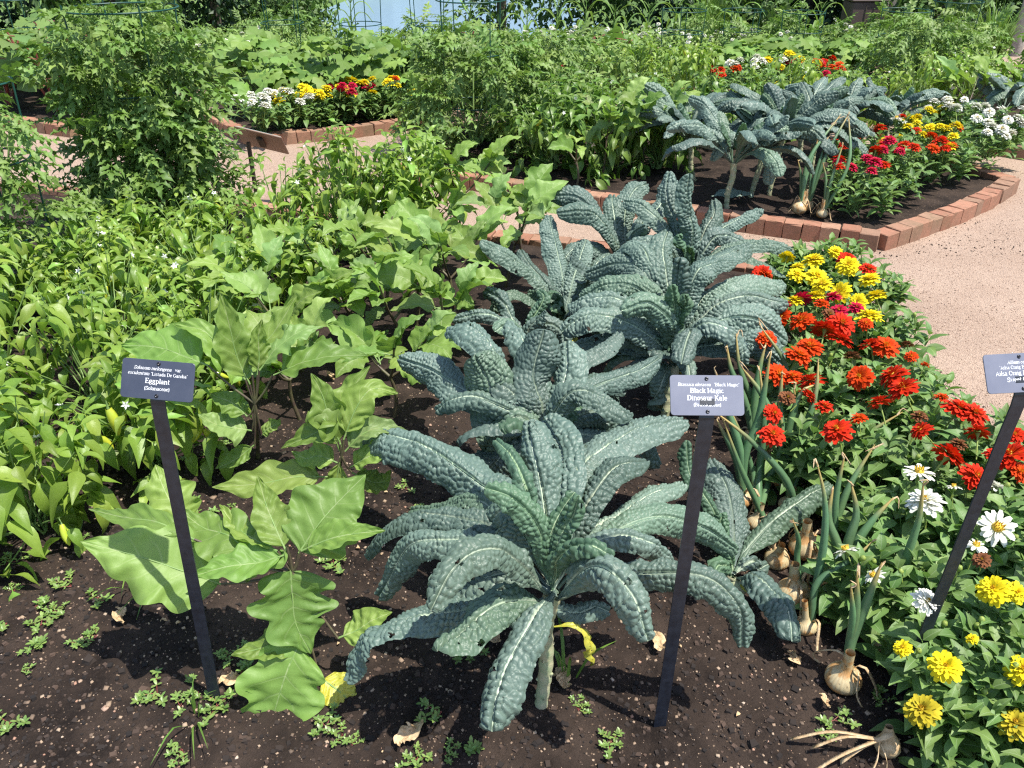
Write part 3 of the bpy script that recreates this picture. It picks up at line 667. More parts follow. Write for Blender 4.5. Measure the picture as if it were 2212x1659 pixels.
def pepper(loc, label, seed, Rr=.26, H=.5, n_=34, per=7, size=.1, single=False, group='pepper plants in the front-left bed', dark=False, fruits=4, flowers=3):
    g = np.random.default_rng(seed + 100); root = thing('pepper_plant', label, 'pepper plant', loc, group)
    tips = shoots(g, Rr, H, n_); mats = [M['pepd'] if dark else M['pep'], M['stem_g']]
    lo, D, U, s = rosettes(g, tips, per, size, elev=(-.35, .7), lowdroop=.6, H=H)
    ex = g.integers(0, len(tips), n_ * 2)     # hanging leaves along the shoots
    f_ = g.uniform(.5, .95, len(ex)); p = tips[ex] * np.stack([f_ * .9 + .05, f_ * .9 + .05, f_], 1)
    a = g.random(len(ex)) * 6.28; D2 = np.stack([np.cos(a), np.sin(a), -.3 - g.random(len(ex)) * .8], 1)
    lo = np.vstack([lo, p]); D = np.vstack([D, D2]); U = np.vstack([U, np.tile([0, 0, 1.], (len(ex), 1)) + g.normal(0, .2, (len(ex), 3))]); s = np.r_[s, size * g.uniform(.8, 1.3, len(ex))]
    which = g.integers(len(PEP), size=len(lo)); sb = Buf(); stems(sb, tips, g, .0042, 0)
    if single:
        me = pep_leaf_me2 if dark else pep_leaf_me
        o_ = np.argsort(-lo[:, 2] + .4 * lo[:, 1] / Rr * 0)[:290]
        for i in o_: place_leaf('leaf', me[which[i]], root, lo[i], D[i], U[i], s[i])
    else:
        b_ = Buf()
        for i, tp in enumerate(PEP):
            k = which == i; inst(b_, tp, lo[k], D[k], U[k], s[k], g)
        obj('foliage', b_.mesh('foliage', mats), root, kind='stuff')
    obj('stem', sb.mesh('stem', M['stem_g']), root)
    for i in range(fruits):
        p = tips[g.integers(len(tips))]; o = obj('pepper_fruit', FRUIT, root); o.location = (p[0] * .95, p[1] * .95, p[2] * g.uniform(.55, .9)); o.rotation_euler = (g.normal(0, .5), g.normal(0, .5), g.random() * 6)
        o.scale = (1.1,) * 3
    for i in range(flowers):
        p = tips[g.integers(len(tips))]; o = obj('blossom', WF, root); o.location = (p[0], p[1], p[2] + .004 - .03 * g.random()); o.rotation_euler = (g.normal(0, .9), g.normal(0, .9), 0)
    return root
mass = 'leafy pepper plant in the middle of the crowded pepper rows left of the eggplants'
PP = [ # world x, y, height, label, single
 (-1.36, 1.84, .50, 'nearest pepper plant at the left edge with large drooping leaves', True), (-1.12, 2.16, .46, 'pepper plant just behind the eggplant sign with one bright yellow pod', True),
 (-1.72, 2.20, .52, 'pepper plant at the left margin behind the nearest pepper', True), (-1.46, 2.50, .50, 'pepper plant behind the eggplant sign in the second pepper row', True),
 (-1.10, 2.62, .46, 'pepper plant beside the forked dark stemmed eggplant', True), (-1.90, 2.68, .52, 'pepper plant at the left margin midway up the pepper rows', False),
 (-1.55, 2.92, .50, 'pepper plant in the third row, second from the left margin', False), (-1.16, 3.00, .46, 'pepper plant in the third row touching the eggplants', False),
 (-2.10, 3.08, .50, 'pepper plant right below the feathery tomato', False), (-1.74, 3.30, .47, 'pepper plant in the very centre of the pepper rows', False),
 (-1.34, 3.36, .45, 'pepper plant in the fourth row, right of centre', False), (-.98, 3.40, .44, 'pepper plant in the fourth row next to the eggplants', False),
 (-1.95, 3.42, .42, 'pepper plant between the feathery tomato and the big tomato', False), (-1.82, 3.70, .42, 'pepper plant in front of the big tomato foot', False),
 (-1.46, 3.74, .42, 'pepper plant in the last row below the slanted panel', False), (-1.10, 3.84, .58, 'pepper plant in the last row right of the slanted panel', False),
 (-.78, 3.90, .72, 'tall slender pepper plant with pods at the far end of the bed before the path', False), (-.50, 4.02, .66, 'pepper plant next to the dark stemmed far eggplant', False)]
for i, (x, y, h, lb, sg) in enumerate(PP):
    pepper((x, y, .07), lb, i, H=h, Rr=(.25 if h < .6 else .26), single=sg, n_=34 if sg else (33 if h < .6 else 62), per=6, size=.130 if y < 2.4 else .110, fruits=9, flowers=5)
obj('pepper_fruit', FRUIT, bpy.data.objects['pepper_plant.001'], label='large bright yellow pod').location = (.0, -.20, .34)
bpy.data.objects[[o.name for o in bpy.data.objects['pepper_plant.001'].children if o.get('label')][0]].scale = (1.6, 1.6, 1.6)
g2 = 'pepper plants in the second bed'
for i, (x, y, h, lb) in enumerate([(.28, 5.62, .62, 'dense dark pepper plant next to the caged tomato of the second bed'), (.62, 5.50, .58, 'pepper plant with pale hanging leaves at the front of the second bed'),
        (.98, 5.62, .52, 'pepper plant between the pale hanging one and the low eggplant'), (.45, 6.05, .60, 'pepper plant behind the front peppers of the second bed'),
        (.95, 6.2, .56, 'pepper plant below the single crimson flower'), (1.45, 6.3, .52, 'pepper plant behind the low eggplants of the second bed'), (1.9, 6.45, .48, 'pepper plant behind the tall stemmed kale')]):
    pepper((x, y, .07), lb, 50 + i, H=h, Rr=.28, dark=True, n_=40, per=6, size=.145, group=g2, fruits=4)
for i, (x, y, h, lb) in enumerate([(2.3, 7.3, .6, 'yellow-green pepper plant left of the far white zinnias'), (3.35, 7.05, .62, 'light pepper plant with yellow pods in front of the far right tomato'), (2.75, 6.95, .5, 'low pepper plant behind the second row of kale'),
        (3.9, 7.3, .6, 'light pepper plant between far tomato and eggplants at right'), (5.0, 7.6, .7, 'pepper plant at the right margin under the dark tomato'), (1.55, 7.6, .62, 'pepper plant near the far glimpse of path'), (1.1, 7.9, .62, 'pepper plant behind the peppers of the second bed')]):
    pepper((x, y, .07), lb, 70 + i, H=h, Rr=.32, n_=30, per=6, size=.115, group='pepper plants in the far beds', fruits=5)

# ------------------------------------------------------------------ tomatoes and cages
tom_leaf_me = leaf_meshes('leaf', TOM, [M['tom'], M['stem_g']], 1.)
def tomato(loc, label, seed, Rr=.45, H=1.3, n_=60, per=4, size=.24, single=0, group='caged tomato plants', far=False):
    g = np.random.default_rng(seed + 500); root = thing('tomato_plant', label, 'tomato plant', loc, group)
    ph = g.random(n_) * 6.28; z = H * g.uniform(.06, 1.0, n_) ** .95
    prof = Rr * ((.92 + .2 * np.sin(z / H * 9)) if single > 100 else (.55 + .6 * np.sin(np.clip(z / H, 0, 1) * math.pi * .8 + .3))) * (1 - .25 * (z / H) ** 3)
    rad = prof * np.sqrt(g.uniform(.3, 1, n_)); tips = np.stack([rad * np.cos(ph), rad * np.sin(ph), z], 1)
    k = n_ * per; T_ = np.repeat(tips, per, 0); a = np.repeat(ph, per) + g.normal(0, 1., k); e = g.normal(-.1, .45, k)
    D = np.stack([np.cos(a) * np.cos(e), np.sin(a) * np.cos(e), np.sin(e)], 1); U = np.array([0, 0, 1.]) + g.normal(0, .3, (k, 3))
    lo = T_ + g.normal(0, .05, (k, 3)); lo[:, 2] = np.clip(lo[:, 2], .05, None); s = size * g.uniform(.65, 1.2, k)
    tp = TOMF if far else TOM; which = g.integers(len(tp), size=k)
    sel = set(np.argsort(lo[:, 1] - .3 * lo[:, 2])[:single].tolist()) if single else set()
    b_ = Buf(); rest = np.array([i not in sel for i in range(k)])
    for i, t_ in enumerate(tp):
        q = (which == i) & rest; inst(b_, t_, lo[q], D[q], U[q], s[q], g)
    obj('foliage', b_.mesh('foliage', [M['tom']]), root, kind='stuff')
    for i in sel: place_leaf('leaf', tom_leaf_me[which[i] % 5], root, lo[i], D[i], U[i], s[i])
    sb = Buf()
    for p in tips[:14]:
        P, _ = crv([(0, 0, 0), (p[0] * .4, p[1] * .4, p[2] * .5), p], 7); tube(sb, P, np.linspace(.009, .004, 7), 5)
    obj('stem', sb.mesh('stem', M['stem_g']), root)
    return root
def cage(loc, label, H=1.4, r0=.24, r1=.2, lean=(0, 0), rz=0.):
    root = thing('tomato_cage', label, 'tomato cage', loc, 'green wire tomato cages', rz)
    for z in (.3 * H, .64 * H, H - .03):
        rr = r1 + (r0 - r1) * z / H; a = np.linspace(0, 2 * math.pi, 25)
        P = np.stack([rr * np.cos(a) + lean[0] * z, rr * np.sin(a) + lean[1] * z, z + 0 * a], 1)
        obj('ring', tube(Buf(), P, .0045, 5).mesh('ring', M['cage']), root)
    for k in range(4):
        a = k * math.pi / 2 + .4; P = np.array([(( r1 + (r0 - r1) * z / H) * math.cos(a) + lean[0] * z, (r1 + (r0 - r1) * z / H) * math.sin(a) + lean[1] * z, z) for z in (-.05, H * .5, H)])
        obj('leg', tube(Buf(), P, .0045, 5).mesh('leg', M['cage']), root)
    return root
tomato((-1.93, 4.42, .07), 'big bushy tomato plant left of the slanted bronze panel', 1, .31, 1.08, 220, 4, .21, 290)
tomato((-2.28, 3.50, .07), 'feathery tomato plant at the left margin above the peppers', 2, .26, .80, 45, 4, .20, 60)
tomato((-.28, 6.15, .07), 'dark caged tomato plant at the left end of the second bed', 3, .44, .76, 110, 4, .21)
tomato((.15, 6.6, .07), 'tomato plant behind the dark caged one in the second bed', 14, .42, .74, 60, 4, .21, far=True)
FT = [(3.75, 8.1, .68, 'dark tomato plant behind the far yellow-green peppers'), (4.22, 8.6, .62, 'tall tomato plant climbing its cage beside the lawn gap'), (5.0, 8.0, .58, 'dark tomato plant at the right margin'),
      (2.35, 9.9, .5, 'far tomato plant in front of the dark trees'), (-4.0, 9.3, .72, 'far tomato plant before the dark tree gap at upper left'), (-2.6, 9.8, .5, 'far tomato plant under the left end of the lake'),
      (-.9, 9.8, .46, 'far tomato plant below the lake'), (3.3, 10.0, .5, 'far tomato plant left of the brown utility box'), (4.35, 10.3, .45, 'far tomato plant in front of the brown utility box')]
for i, (x, y, h, lb) in enumerate(FT): tomato((x, y, .06), lb, 20 + i, .42, h, 60, 4, .20, far=True)
cage((-1.92, 4.45, .07), 'green wire cage rising out of the big tomato plant', 1.14, .27, .2, rz=.3)
cage((-2.26, 3.54, .07), 'green wire cage at the left margin', .95, .2, .17)
cage((-.28, 6.2, .07), 'tall green wire cage over the dark tomato of the second bed', 1.02, .24, .22, rz=.2)
for i, (x, y, h, lb) in enumerate([(-1.5, 8.9, .84, 'green wire cage against the lake, left of centre'), (-.85, 9.1, .80, 'green wire cage against the right half of the lake'), (-2.3, 9.0, .84, 'green wire cage at the left shore of the lake'),
        (1.75, 9.2, .66, 'green wire cage beside the tall far corn'), (2.45, 9.6, .62, 'green wire cage over the far tomato'), (4.22, 8.6, .80, 'green wire cage of the tall tomato by the lawn gap'),
        (3.75, 8.6, .72, 'green wire cage in front of the brown utility box'), (3.1, 9.6, .6, 'green wire cage left of the utility box'), (-4.6, 8.4, .84, 'green wire cage at far upper left')]):
    cage((x, y, .06), lb, h, .22, .19, rz=i * .37)

# ------------------------------------------------------------------ signs
def ribbon(buf, P, wdt, th, S_=np.array([1., 0, 0])):
    P = np.asarray(P, float); T = nrm(np.gradient(P, axis=0)); N_ = np.cross(S_, T)
    V = np.stack([P + S_ * wdt / 2 + N_ * th / 2, P - S_ * wdt / 2 + N_ * th / 2, P - S_ * wdt / 2 - N_ * th / 2, P + S_ * wdt / 2 - N_ * th / 2], 1)
    n_ = len(P); Q = np.vstack([gq(n_, 4, True), [[3, 2, 1, 0], [4 * n_ - 4, 4 * n_ - 3, 4 * n_ - 2, 4 * n_ - 1]]]); buf.add(V, Q); return buf
def rrect(w_, h_, r, th):
    a = []; 
    for cx, cy_, s0 in ((w_ / 2 - r, h_ / 2 - r, 0), (-w_ / 2 + r, h_ / 2 - r, 90), (-w_ / 2 + r, -h_ / 2 + r, 180), (w_ / 2 - r, -h_ / 2 + r, 270)):
        for k in range(4): t = R(s0 + 30 * k); a.append((cx + r * math.cos(t), cy_ + r * math.sin(t)))
    a = np.array(a); n_ = len(a); z = [(-th / 2, 1), (-th / 2, 1), (th / 2, 1), (th / 2, 1)]
    rings = [np.c_[a * .01, np.full(n_, -th / 2)], np.c_[a, np.full(n_, -th / 2)], np.c_[a, np.full(n_, th / 2 - .0004)], np.c_[a * .992, np.full(n_, th / 2)], np.c_[a * .01, np.full(n_, th / 2)]]
    b_ = Buf(); b_.add(np.vstack(rings), gq(5, n_, True)); return b_
def _arc(cx, cy_, rx, ry, a0, a1, n_=12): return [(cx + rx * math.cos(R(a0 + (a1 - a0) * i / n_)), cy_ + ry * math.sin(R(a0 + (a1 - a0) * i / n_))) for i in range(n_ + 1)]
_v = lambda x, a, b_: [(x, a), (x, b_)]
_s = lambda x, y, w_=.95: [(x - w_, y), (x + w_, y)]
GL = {  # drawn serif letters: advance, strokes (x height 5, capitals 7)
 'a': (5.2, [_arc(1.9, 1.35, 1.5, 1.3, 0, 360), _v(3.5, .2, 3.6), _arc(2.1, 3.5, 1.4, 1.3, 0, 165), _s(4.1, .1, .6)]), 'b': (5.6, [_v(1., 0, 7.2), _arc(2.7, 2.4, 1.8, 2.3, 0, 360), _s(.6, 7.2, .6)]),
 'c': (4.8, [_arc(2.5, 2.4, 1.8, 2.3, 45, 320)]), 'd': (5.7, [_v(4.3, 0, 7.2), _arc(2.5, 2.4, 1.8, 2.3, 0, 360), _s(3.9, 7.2, .6), _s(4.8, .1, .5)]), 'e': (4.9, [_arc(2.4, 2.4, 1.8, 2.3, 5, 320), [(.7, 2.6), (4.1, 2.6)]]),
 'g': (5.4, [_arc(2.3, 3.2, 1.5, 1.5, 0, 360), _arc(2.4, -.5, 1.9, 1.2, 0, 360), [(1.2, 1.9), (1.4, .8), (3., .7)], [(3.3, 4.5), (4.8, 4.9)]]), 'i': (2.9, [_v(1.4, 0, 4.8), _s(1.4, .1), _s(1.0, 4.8, .6), [(1.1, 6.6), (1.7, 6.6)]]),
 'k': (5.8, [_v(1.2, 0, 7.2), _s(1.2, .1), _s(.8, 7.2, .6), [(1.4, 2.2), (4.2, 4.7)], [(2.5, 3.0), (4.6, .1)], _s(4.4, 4.8, .9), _s(4.7, .1, .9)]), 'l': (2.9, [_v(1.4, 0, 7.2), _s(1.4, .1), _s(1.0, 7.2, .6)]),
 'm': (8.4, [_v(1.2, 0, 4.8), _s(1.2, .1), _s(.8, 4.8, .6), _arc(2.7, 3.2, 1.5, 1.5, 180, 0), _v(4.2, 0, 3.2), _s(4.2, .1), _arc(5.7, 3.2, 1.5, 1.5, 180, 0), _v(7.2, 0, 3.2), _s(7.2, .1)]),
 'n': (5.7, [_v(1.2, 0, 4.8), _s(1.2, .1), _s(.8, 4.8, .6), _arc(2.8, 3.1, 1.6, 1.6, 180, 0), _v(4.4, 0, 3.1), _s(4.4, .1)]), 'o': (5.0, [_arc(2.5, 2.4, 1.85, 2.3, 0, 360)]),
 'p': (5.6, [_v(1.2, -2, 4.8), _s(1.2, -2), _s(.8, 4.8, .6), _arc(2.9, 2.4, 1.8, 2.3, 0, 360)]), 'r': (4.3, [_v(1.2, 0, 4.8), _s(1.2, .1), _s(.8, 4.8, .6), _arc(2.6, 3.4, 1.3, 1.3, 180, 40)]),
 's': (4.3, [_arc(2.1, 3.6, 1.25, 1.1, 30, 250), _arc(2.1, 1.25, 1.35, 1.2, 75, -150)]), 't': (3.6, [[(1.5, 6.3), (1.5, 1.2), (1.9, .2), (3., .5)], _s(1.8, 4.8, 1.3)]),
 'u': (5.7, [_v(1.2, 1.6, 4.8), _s(.8, 4.8, .6), _arc(2.7, 1.6, 1.5, 1.5, 180, 360), _v(4.3, 0, 4.8), _s(3.9, 4.8, .6), _s(4.7, .1, .6)]), 'v': (5.2, [[(.9, 4.8), (2.6, .1), (4.3, 4.8)], _s(.9, 4.8, .8), _s(4.3, 4.8, .8)]),
 'w': (7.4, [[(.9, 4.8), (2.4, .1), (3.7, 4.6), (5., .1), (6.5, 4.8)], _s(.9, 4.8, .8), _s(6.5, 4.8, .8)]), 'x': (5.2, [[(.9, 4.8), (4.3, .1)], [(4.3, 4.8), (.9, .1)], _s(1, 4.8, .8), _s(4.2, 4.8, .8), _s(1, .1, .8), _s(4.3, .1, .8)]), 'h': (5.7, [_v(1.2, 0, 7.2), _s(1.2, .1), _s(.8, 7.2, .6), _arc(2.8, 3.1, 1.6, 1.6, 180, 0), _v(4.4, 0, 3.1), _s(4.4, .1)]),
 'A': (7.0, [[(.9, .1), (3.4, 7), (6., .1)], [(1.9, 2.4), (5.1, 2.4)], _s(.9, .1), _s(6., .1)]), 'B': (6.8, [_v(1.5, 0, 7), _s(1.3, .1, 1.1), _s(1.3, 7, 1.1), [(1.5, 7)] + _arc(3.4, 5.4, 1.8, 1.6, 90, -90) + [(1.5, 3.8)], [(1.5, 3.7)] + _arc(3.7, 1.9, 2., 1.8, 90, -90) + [(1.5, .1)]]),
 'C': (6.8, [_arc(3.6, 3.5, 2.8, 3.5, 40, 320), _v(5.9, 4.9, 6.9)]), 'D': (7.3, [_v(1.5, 0, 7), _s(1.3, .1, 1.1), _s(1.3, 7, 1.1), [(1.5, 7)] + _arc(3.4, 3.55, 3., 3.45, 90, -90) + [(1.5, .1)]]),
 'E': (6.6, [_v(1.5, 0, 7), _s(1.2, .1, 1.), _s(1.2, 7, 1.), [(1.5, 7), (5.4, 7), (5.5, 5.6)], [(1.5, .1), (5.6, .1), (5.8, 1.6)], [(1.5, 3.6), (4.2, 3.6)], _v(4.2, 2.8, 4.4)]), 'G': (7.4, [_arc(3.6, 3.5, 2.8, 3.5, 45, 330), _v(5.9, .6, 3.2), _s(5.7, 3.2, 1.1)]),
 'K': (7.2, [_v(1.5, 0, 7), _s(1.4, .1, 1.1), _s(1.4, 7, 1.1), [(1.7, 2.8), (5.2, 6.9)], [(3., 4.2), (5.8, .1)], _s(5.4, 7, 1.), _s(6., .1, 1.)]), 'L': (6.0, [_v(1.5, 0, 7), _s(1.4, 7, 1.1), [(.4, .1), (5.1, .1), (5.4, 1.9)]]),
 'M': (8.6, [_v(1.3, 0, 7), [(1.3, 7), (4.1, .3), (7., 7)], _v(7.1, 0, 7), _s(1.2, .1), _s(7.2, .1, 1.1), _s(.9, 7, .7), _s(7.4, 7, .7)]), 'O': (7.0, [_arc(3.5, 3.5, 2.8, 3.5, 0, 360, 18)]),
 'S': (5.8, [_arc(2.8, 5.2, 1.8, 1.7, 20, 255), _arc(2.8, 1.8, 2., 1.8, 75, -160), _v(4.7, 5.2, 6.9), _v(.8, .2, 2.)]), '(': (3.0, [_arc(3.6, 2.6, 2.3, 4.9, 125, 235)]), ')': (3.0, [_arc(-.6, 2.6, 2.3, 4.9, 55, -55)]), '.': (2.4, [[(.9, .35), (1.5, .35)]]),
 '‘': (1.9, [[(1.2, 7.2), (.8, 5.9), (1.2, 5.8)]]), '’': (1.9, [[(.8, 7.1), (1.2, 7.), (.8, 5.6)]]), ' ': (2.6, [])}
def text(parent, s, x, y, size, italic=False, bold=.0):
    """one line of drawn serif lettering, centred on x, as a thin printed layer"""
    k = size / 10.4; pa, pb_ = (.44 + bold * 400, .20 + bold * 250); tot = sum(GL[c][0] for c in s); cx = -tot / 2; b_ = Buf()
    for c in s:
        adv, strokes = GL[c]
        for st in strokes:
            q = np.array(st, float)
            if len(q) < 2: continue
            d = nrm(np.gradient(q, axis=0)); nn_ = np.stack([-d[:, 1], d[:, 0]], 1); off = nn_ * np.array([pa, pb_])
            V2 = np.stack([q + off, q - off], 1) + np.array([cx, -2.5])
            if italic: V2[..., 0] += .25 * V2[..., 1]
            z_ = .00135 + .00001 * (len(b_.V) % 23)
            b_.add(np.concatenate([V2 * k * np.array([.90, 1.]), np.full(V2.shape[:2] + (1,), z_)], -1), gq(len(q), 2))
        cx += adv
    o = obj('lettering', b_.mesh('lettering', M['white'], smooth=False), parent); o.location = (x, y, 0); return o
def plant_sign(base, plate_c, w_, h_, rot, lines, label, strap=.026, pm='plate'):
    """steel strap stake, bent under an inclined plate with two screws"""
    base = np.array(base, float); pc = np.array(plate_c, float)
    root = thing('plant_label_sign', label, 'plant sign', base, 'black stakes with plant name plates')
    Rm = np.array(rot.to_matrix()); upv = Rm[:, 1]; nv = Rm[:, 2]
    bot = pc - upv * (h_ / 2) - nv * .004; top = pc + upv * (h_ / 2 - .006) - nv * .004
    d = bot - base; k1 = base + d * .80 + np.array([0, -.0, 0]); 
    P, _ = crv([base - d * .06, base + d * .3, base + d * .6, base + d * .88, bot + upv * .004, top], 40)
    side = nrm(Rm[:, 0][None])[0]
    obj('stake', ribbon(Buf(), P, strap, .0035, side).mesh('stake', M['metal'], smooth=False, org=base), root)
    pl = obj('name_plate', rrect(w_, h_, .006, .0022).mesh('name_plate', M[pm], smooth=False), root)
    pl.matrix_local = Matrix.Translation(Vector(pc - base)) @ rot.to_matrix().to_4x4()
    for sy in (-1, 1):
        s_ = Buf(); lathe(s_, [(.0001, .0016), (.0009, .0016), (.0013, .0026), (.0026, .0028), (.0034, .0020), (.0036, .0009)], 12)
        o = obj('screw', s_.mesh('screw', M['screw']), pl); o.location = (0, sy * (h_ / 2 - .0065), 0)
    for (s, x, y, sz, it, bd) in lines: text(pl, s, x, y, sz, it, bd)
    return root
from mathutils import Euler, Quaternion
def prot(yaw, pitch, roll):       # plate: x right, y up the plate, z outwards to the viewer
    return Euler((R(pitch), 0, R(yaw)), 'XYZ').to_quaternion() @ Quaternion((0, 0, 1), R(roll))
q1 = prot(0, 62, -5); q2 = prot(1, 50, -1.); q3 = prot(4, 52, 1.)
y1 = 1.27; p1 = aty(341, 821, 1.30)
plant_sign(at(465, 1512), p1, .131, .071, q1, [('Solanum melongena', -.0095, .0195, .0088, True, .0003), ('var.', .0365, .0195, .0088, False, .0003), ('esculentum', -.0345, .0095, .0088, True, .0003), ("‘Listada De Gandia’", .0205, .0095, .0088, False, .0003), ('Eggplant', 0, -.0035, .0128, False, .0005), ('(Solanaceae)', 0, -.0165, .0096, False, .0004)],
           'eggplant name plate tilted on a bent black stake at the left', pm='plate_tilt_shade')
p2 = aty(1527, 854, 1.24)
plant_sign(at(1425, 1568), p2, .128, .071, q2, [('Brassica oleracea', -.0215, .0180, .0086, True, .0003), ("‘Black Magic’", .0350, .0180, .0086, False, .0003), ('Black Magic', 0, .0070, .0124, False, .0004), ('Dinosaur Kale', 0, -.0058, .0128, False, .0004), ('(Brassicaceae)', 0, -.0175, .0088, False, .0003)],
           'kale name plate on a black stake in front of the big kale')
p3 = aty(2205, 805, 1.30)
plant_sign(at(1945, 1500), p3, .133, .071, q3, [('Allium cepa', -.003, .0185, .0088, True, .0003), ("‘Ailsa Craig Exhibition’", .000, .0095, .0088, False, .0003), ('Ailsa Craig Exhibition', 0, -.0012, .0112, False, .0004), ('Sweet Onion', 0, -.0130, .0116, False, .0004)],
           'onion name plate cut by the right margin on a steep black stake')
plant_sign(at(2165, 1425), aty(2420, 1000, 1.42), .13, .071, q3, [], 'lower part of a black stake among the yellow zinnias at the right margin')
# slanted interpretive panel seen from behind
pb = at(557, 440, .02); root = thing('information_panel', 'slanted bronze panel on a thin dark post beside the big tomato', 'information panel', pb)
pc = aty(566, 303, pb[1]) - pb
b_ = Buf(); box(b_, (0, 0, pc[2] / 2 - .01), (.022, .022, pc[2]), ch=.003); obj('post', b_.mesh('post', M['bark'], smooth=False), root)
e1 = np.array([.24, -.03, -.05]); e2 = np.array([.07, .13, -.14]); l1, l2 = np.linalg.norm(e1), np.linalg.norm(e2)
r1 = e1 / l1; r3 = nrm(np.cross(e1, e2)[None])[0]; r3 = r3 if r3[2] > 0 else -r3; r2 = np.cross(r3, r1); Rp = np.stack([r1, r2, r3], 1)
b_ = Buf(); box(b_, pc, (l1 + .04, l2, .010), rot=Rp, ch=.003); obj('panel', b_.mesh('panel', M['copper'], smooth=False), root)
b_ = Buf(); box(b_, pc + r3 * .0075, (l1 + .02, l2 - .02, .004), rot=Rp); obj('panel_face', b_.mesh('panel_face', M['teal'], smooth=False), root)
b_ = Buf(); box(b_, pc - r3 * .014, (.04, .10, .016), rot=Rp, ch=.004); obj('bracket', b_.mesh('bracket', M['bark'], smooth=False), root)

# ------------------------------------------------------------------ kale
def kale_stem(root, base, crown, r0=.013, r1=.018, seed=0):
    base = np.array(base, float); crown = np.array(crown, float); g = np.random.default_rng(seed)
    P, L = crv([base - np.array([0, 0, .02]), base + (crown - base) * .35 + g.normal(0, .008, 3), base + (crown - base) * .7 + g.normal(0, .006, 3), crown], 34)
    t = np.linspace(0, 1, 34); r = (r0 + (r1 - r0) * t) * (1 + .16 * np.abs(np.sin(t * L / .018 * 1.6)) ** 4 + .05 * g.random(34))
    b_ = tube(Buf(), P, r, 9)
    for k in range(int(L / .02)):          # leaf scars
        q = P[min(33, int((k + .5) / (L / .02) * 34))]; a = k * 2.4
        c = q + np.array([math.cos(a), math.sin(a), 0]) * r1 * .9
        P2, _ = crv([c - np.array([math.cos(a), math.sin(a), 0]) * .006, c + np.array([0, 0, .001]), c + np.array([math.cos(a), math.sin(a), 1.]) * .004], 4); tube(b_, P2, [.0055, .005, .004, .0012], 5)
    obj('stem', b_.mesh('stem', M['stem_k'], org=base), root)
def kale_gen(base, crown, n_, Lf, W, seed, label, group, root=None, res=.6, emin=.1, dr=1., stalk=.12, young=3, ph0=None, spread=6.283, stem=True):
    g = np.random.default_rng(seed); base = np.array(base, float); crown = np.array(crown, float)
    if root is None: root = thing('kale_plant', label, 'kale plant', base, group)
    if stem: kale_stem(root, base, crown, seed=seed)
    for i in range(n_):
        f_ = i / max(1, n_ - 1); ph = (ph0 if ph0 is not None else g.random() * 6.28) + (i * 2.4 if spread > 6 else g.uniform(-spread / 2, spread / 2))
        e = 1.45 - (1.45 - emin) * f_ ** .8 + g.normal(0, .1)
        L = Lf * (.55 + .5 * min(1, f_ * 2)) * g.uniform(.85, 1.15); droop = (.35 + 1.5 * f_) * g.uniform(.6, 1.3) * dr + .3 * dr
        hd = np.array([math.cos(ph), math.sin(ph), 0]); p = crown + hd * .01; pts = [p]
        for s in range(5):
            q = (s + .5) / 5; ang = e - droop * q ** 1.6 * 1.5; p = p + (hd * math.cos(ang) + UP * math.sin(ang)) * L / 5; p[2] = max(p[2], base[2] + .02); pts.append(p)
        tocam = nrm((np.array([0, 0, CAMH]) - crown)[None])[0]
        N0 = nrm((UP * .7 + (tocam * .5 if e > .9 else 0) - hd * (.45 if e > .9 else 0))[None])[0]
        b_ = Buf(); kale_leaf(b_, pts, W * (.6 if i < young else 1.) * g.uniform(.85, 1.15), N0, g, res=res, stalk=stalk, roll=g.normal(0, .25), cell=.0145)
        obj('leaf', b_.mesh('leaf', M['kale_young'] if i < young else M['kale'], org=base), root)
    return root
def kale_px(label, base, crown_uv, crown_y, leaves, seed, group='kale plants of the front bed', extra=0, stem=True, res=1., wscale=1.):
    """leaves: (list of view positions, width in view units, depth offset of the tip, young?)"""
    g = np.random.default_rng(seed); base = np.array(base, float)
    root = thing('kale_plant', label, 'kale plant', base, group)
    cr = aty(*crown_uv, crown_y)
    if stem: kale_stem(root, base, cr, seed=seed)
    if extra: kale_gen(base, cr, extra, .27, .062, seed + 300, '', '', root=root, res=res * .9, emin=.25, dr=.9, young=2, stem=False)
    for lv in leaves:
        pts, wpx, dy = lv[:3]; young = len(lv) > 3 and lv[3]; roll = lv[4] if len(lv) > 4 else g.normal(0, .18)
        n_ = len(pts); P3 = [cr + g.normal(0, .004, 3)] if np.hypot(pts[0][0] - crown_uv[0], pts[0][1] - crown_uv[1]) > 12 else []
        m_ = n_ + len(P3) - 1
        for i, (u_, v_) in enumerate(pts):
            f_ = (i + len(P3)) / m_; P3.append(aty(u_, v_, crown_y + dy * f_ ** 1.1))
        P3 = np.array(P3); zc = depth(P3[len(P3) // 2]); W = wpx * zc / FOC * wscale
        tocam = nrm((np.array([0, 0, CAMH]) - P3.mean(0))[None])[0]
        N0 = nrm((UP * .62 + tocam * .55)[None])[0]
        b_ = Buf(); kale_leaf(b_, P3, W, N0, g, res=res, roll=roll, mid=0)
        obj('leaf', b_.mesh('leaf', M['kale_young'] if young else M['kale'], org=base), root)
    for k_ in (1,):
        a_ = g.random() * 6.28; d_ = np.array([math.cos(a_), math.sin(a_) , 0]); c_ = base + (cr - base) * .7; p_ = [c_, c_ + d_ * .05 + UP * .01, c_ + d_ * .09 - UP * .04, c_ + d_ * .10 - UP * .10]
        p_ = [np.array([q[0], q[1], max(q[2], base[2] + .012)]) for q in p_]; b_ = Buf(); kale_leaf(b_, p_, .024, UP, g, res=.5); obj('leaf', b_.mesh('leaf', M['yleaf'] if k_ else M['dry'], org=base), root, label='small yellowed lower leaf' if k_ else 'dried lower leaf')
    return root, cr, g
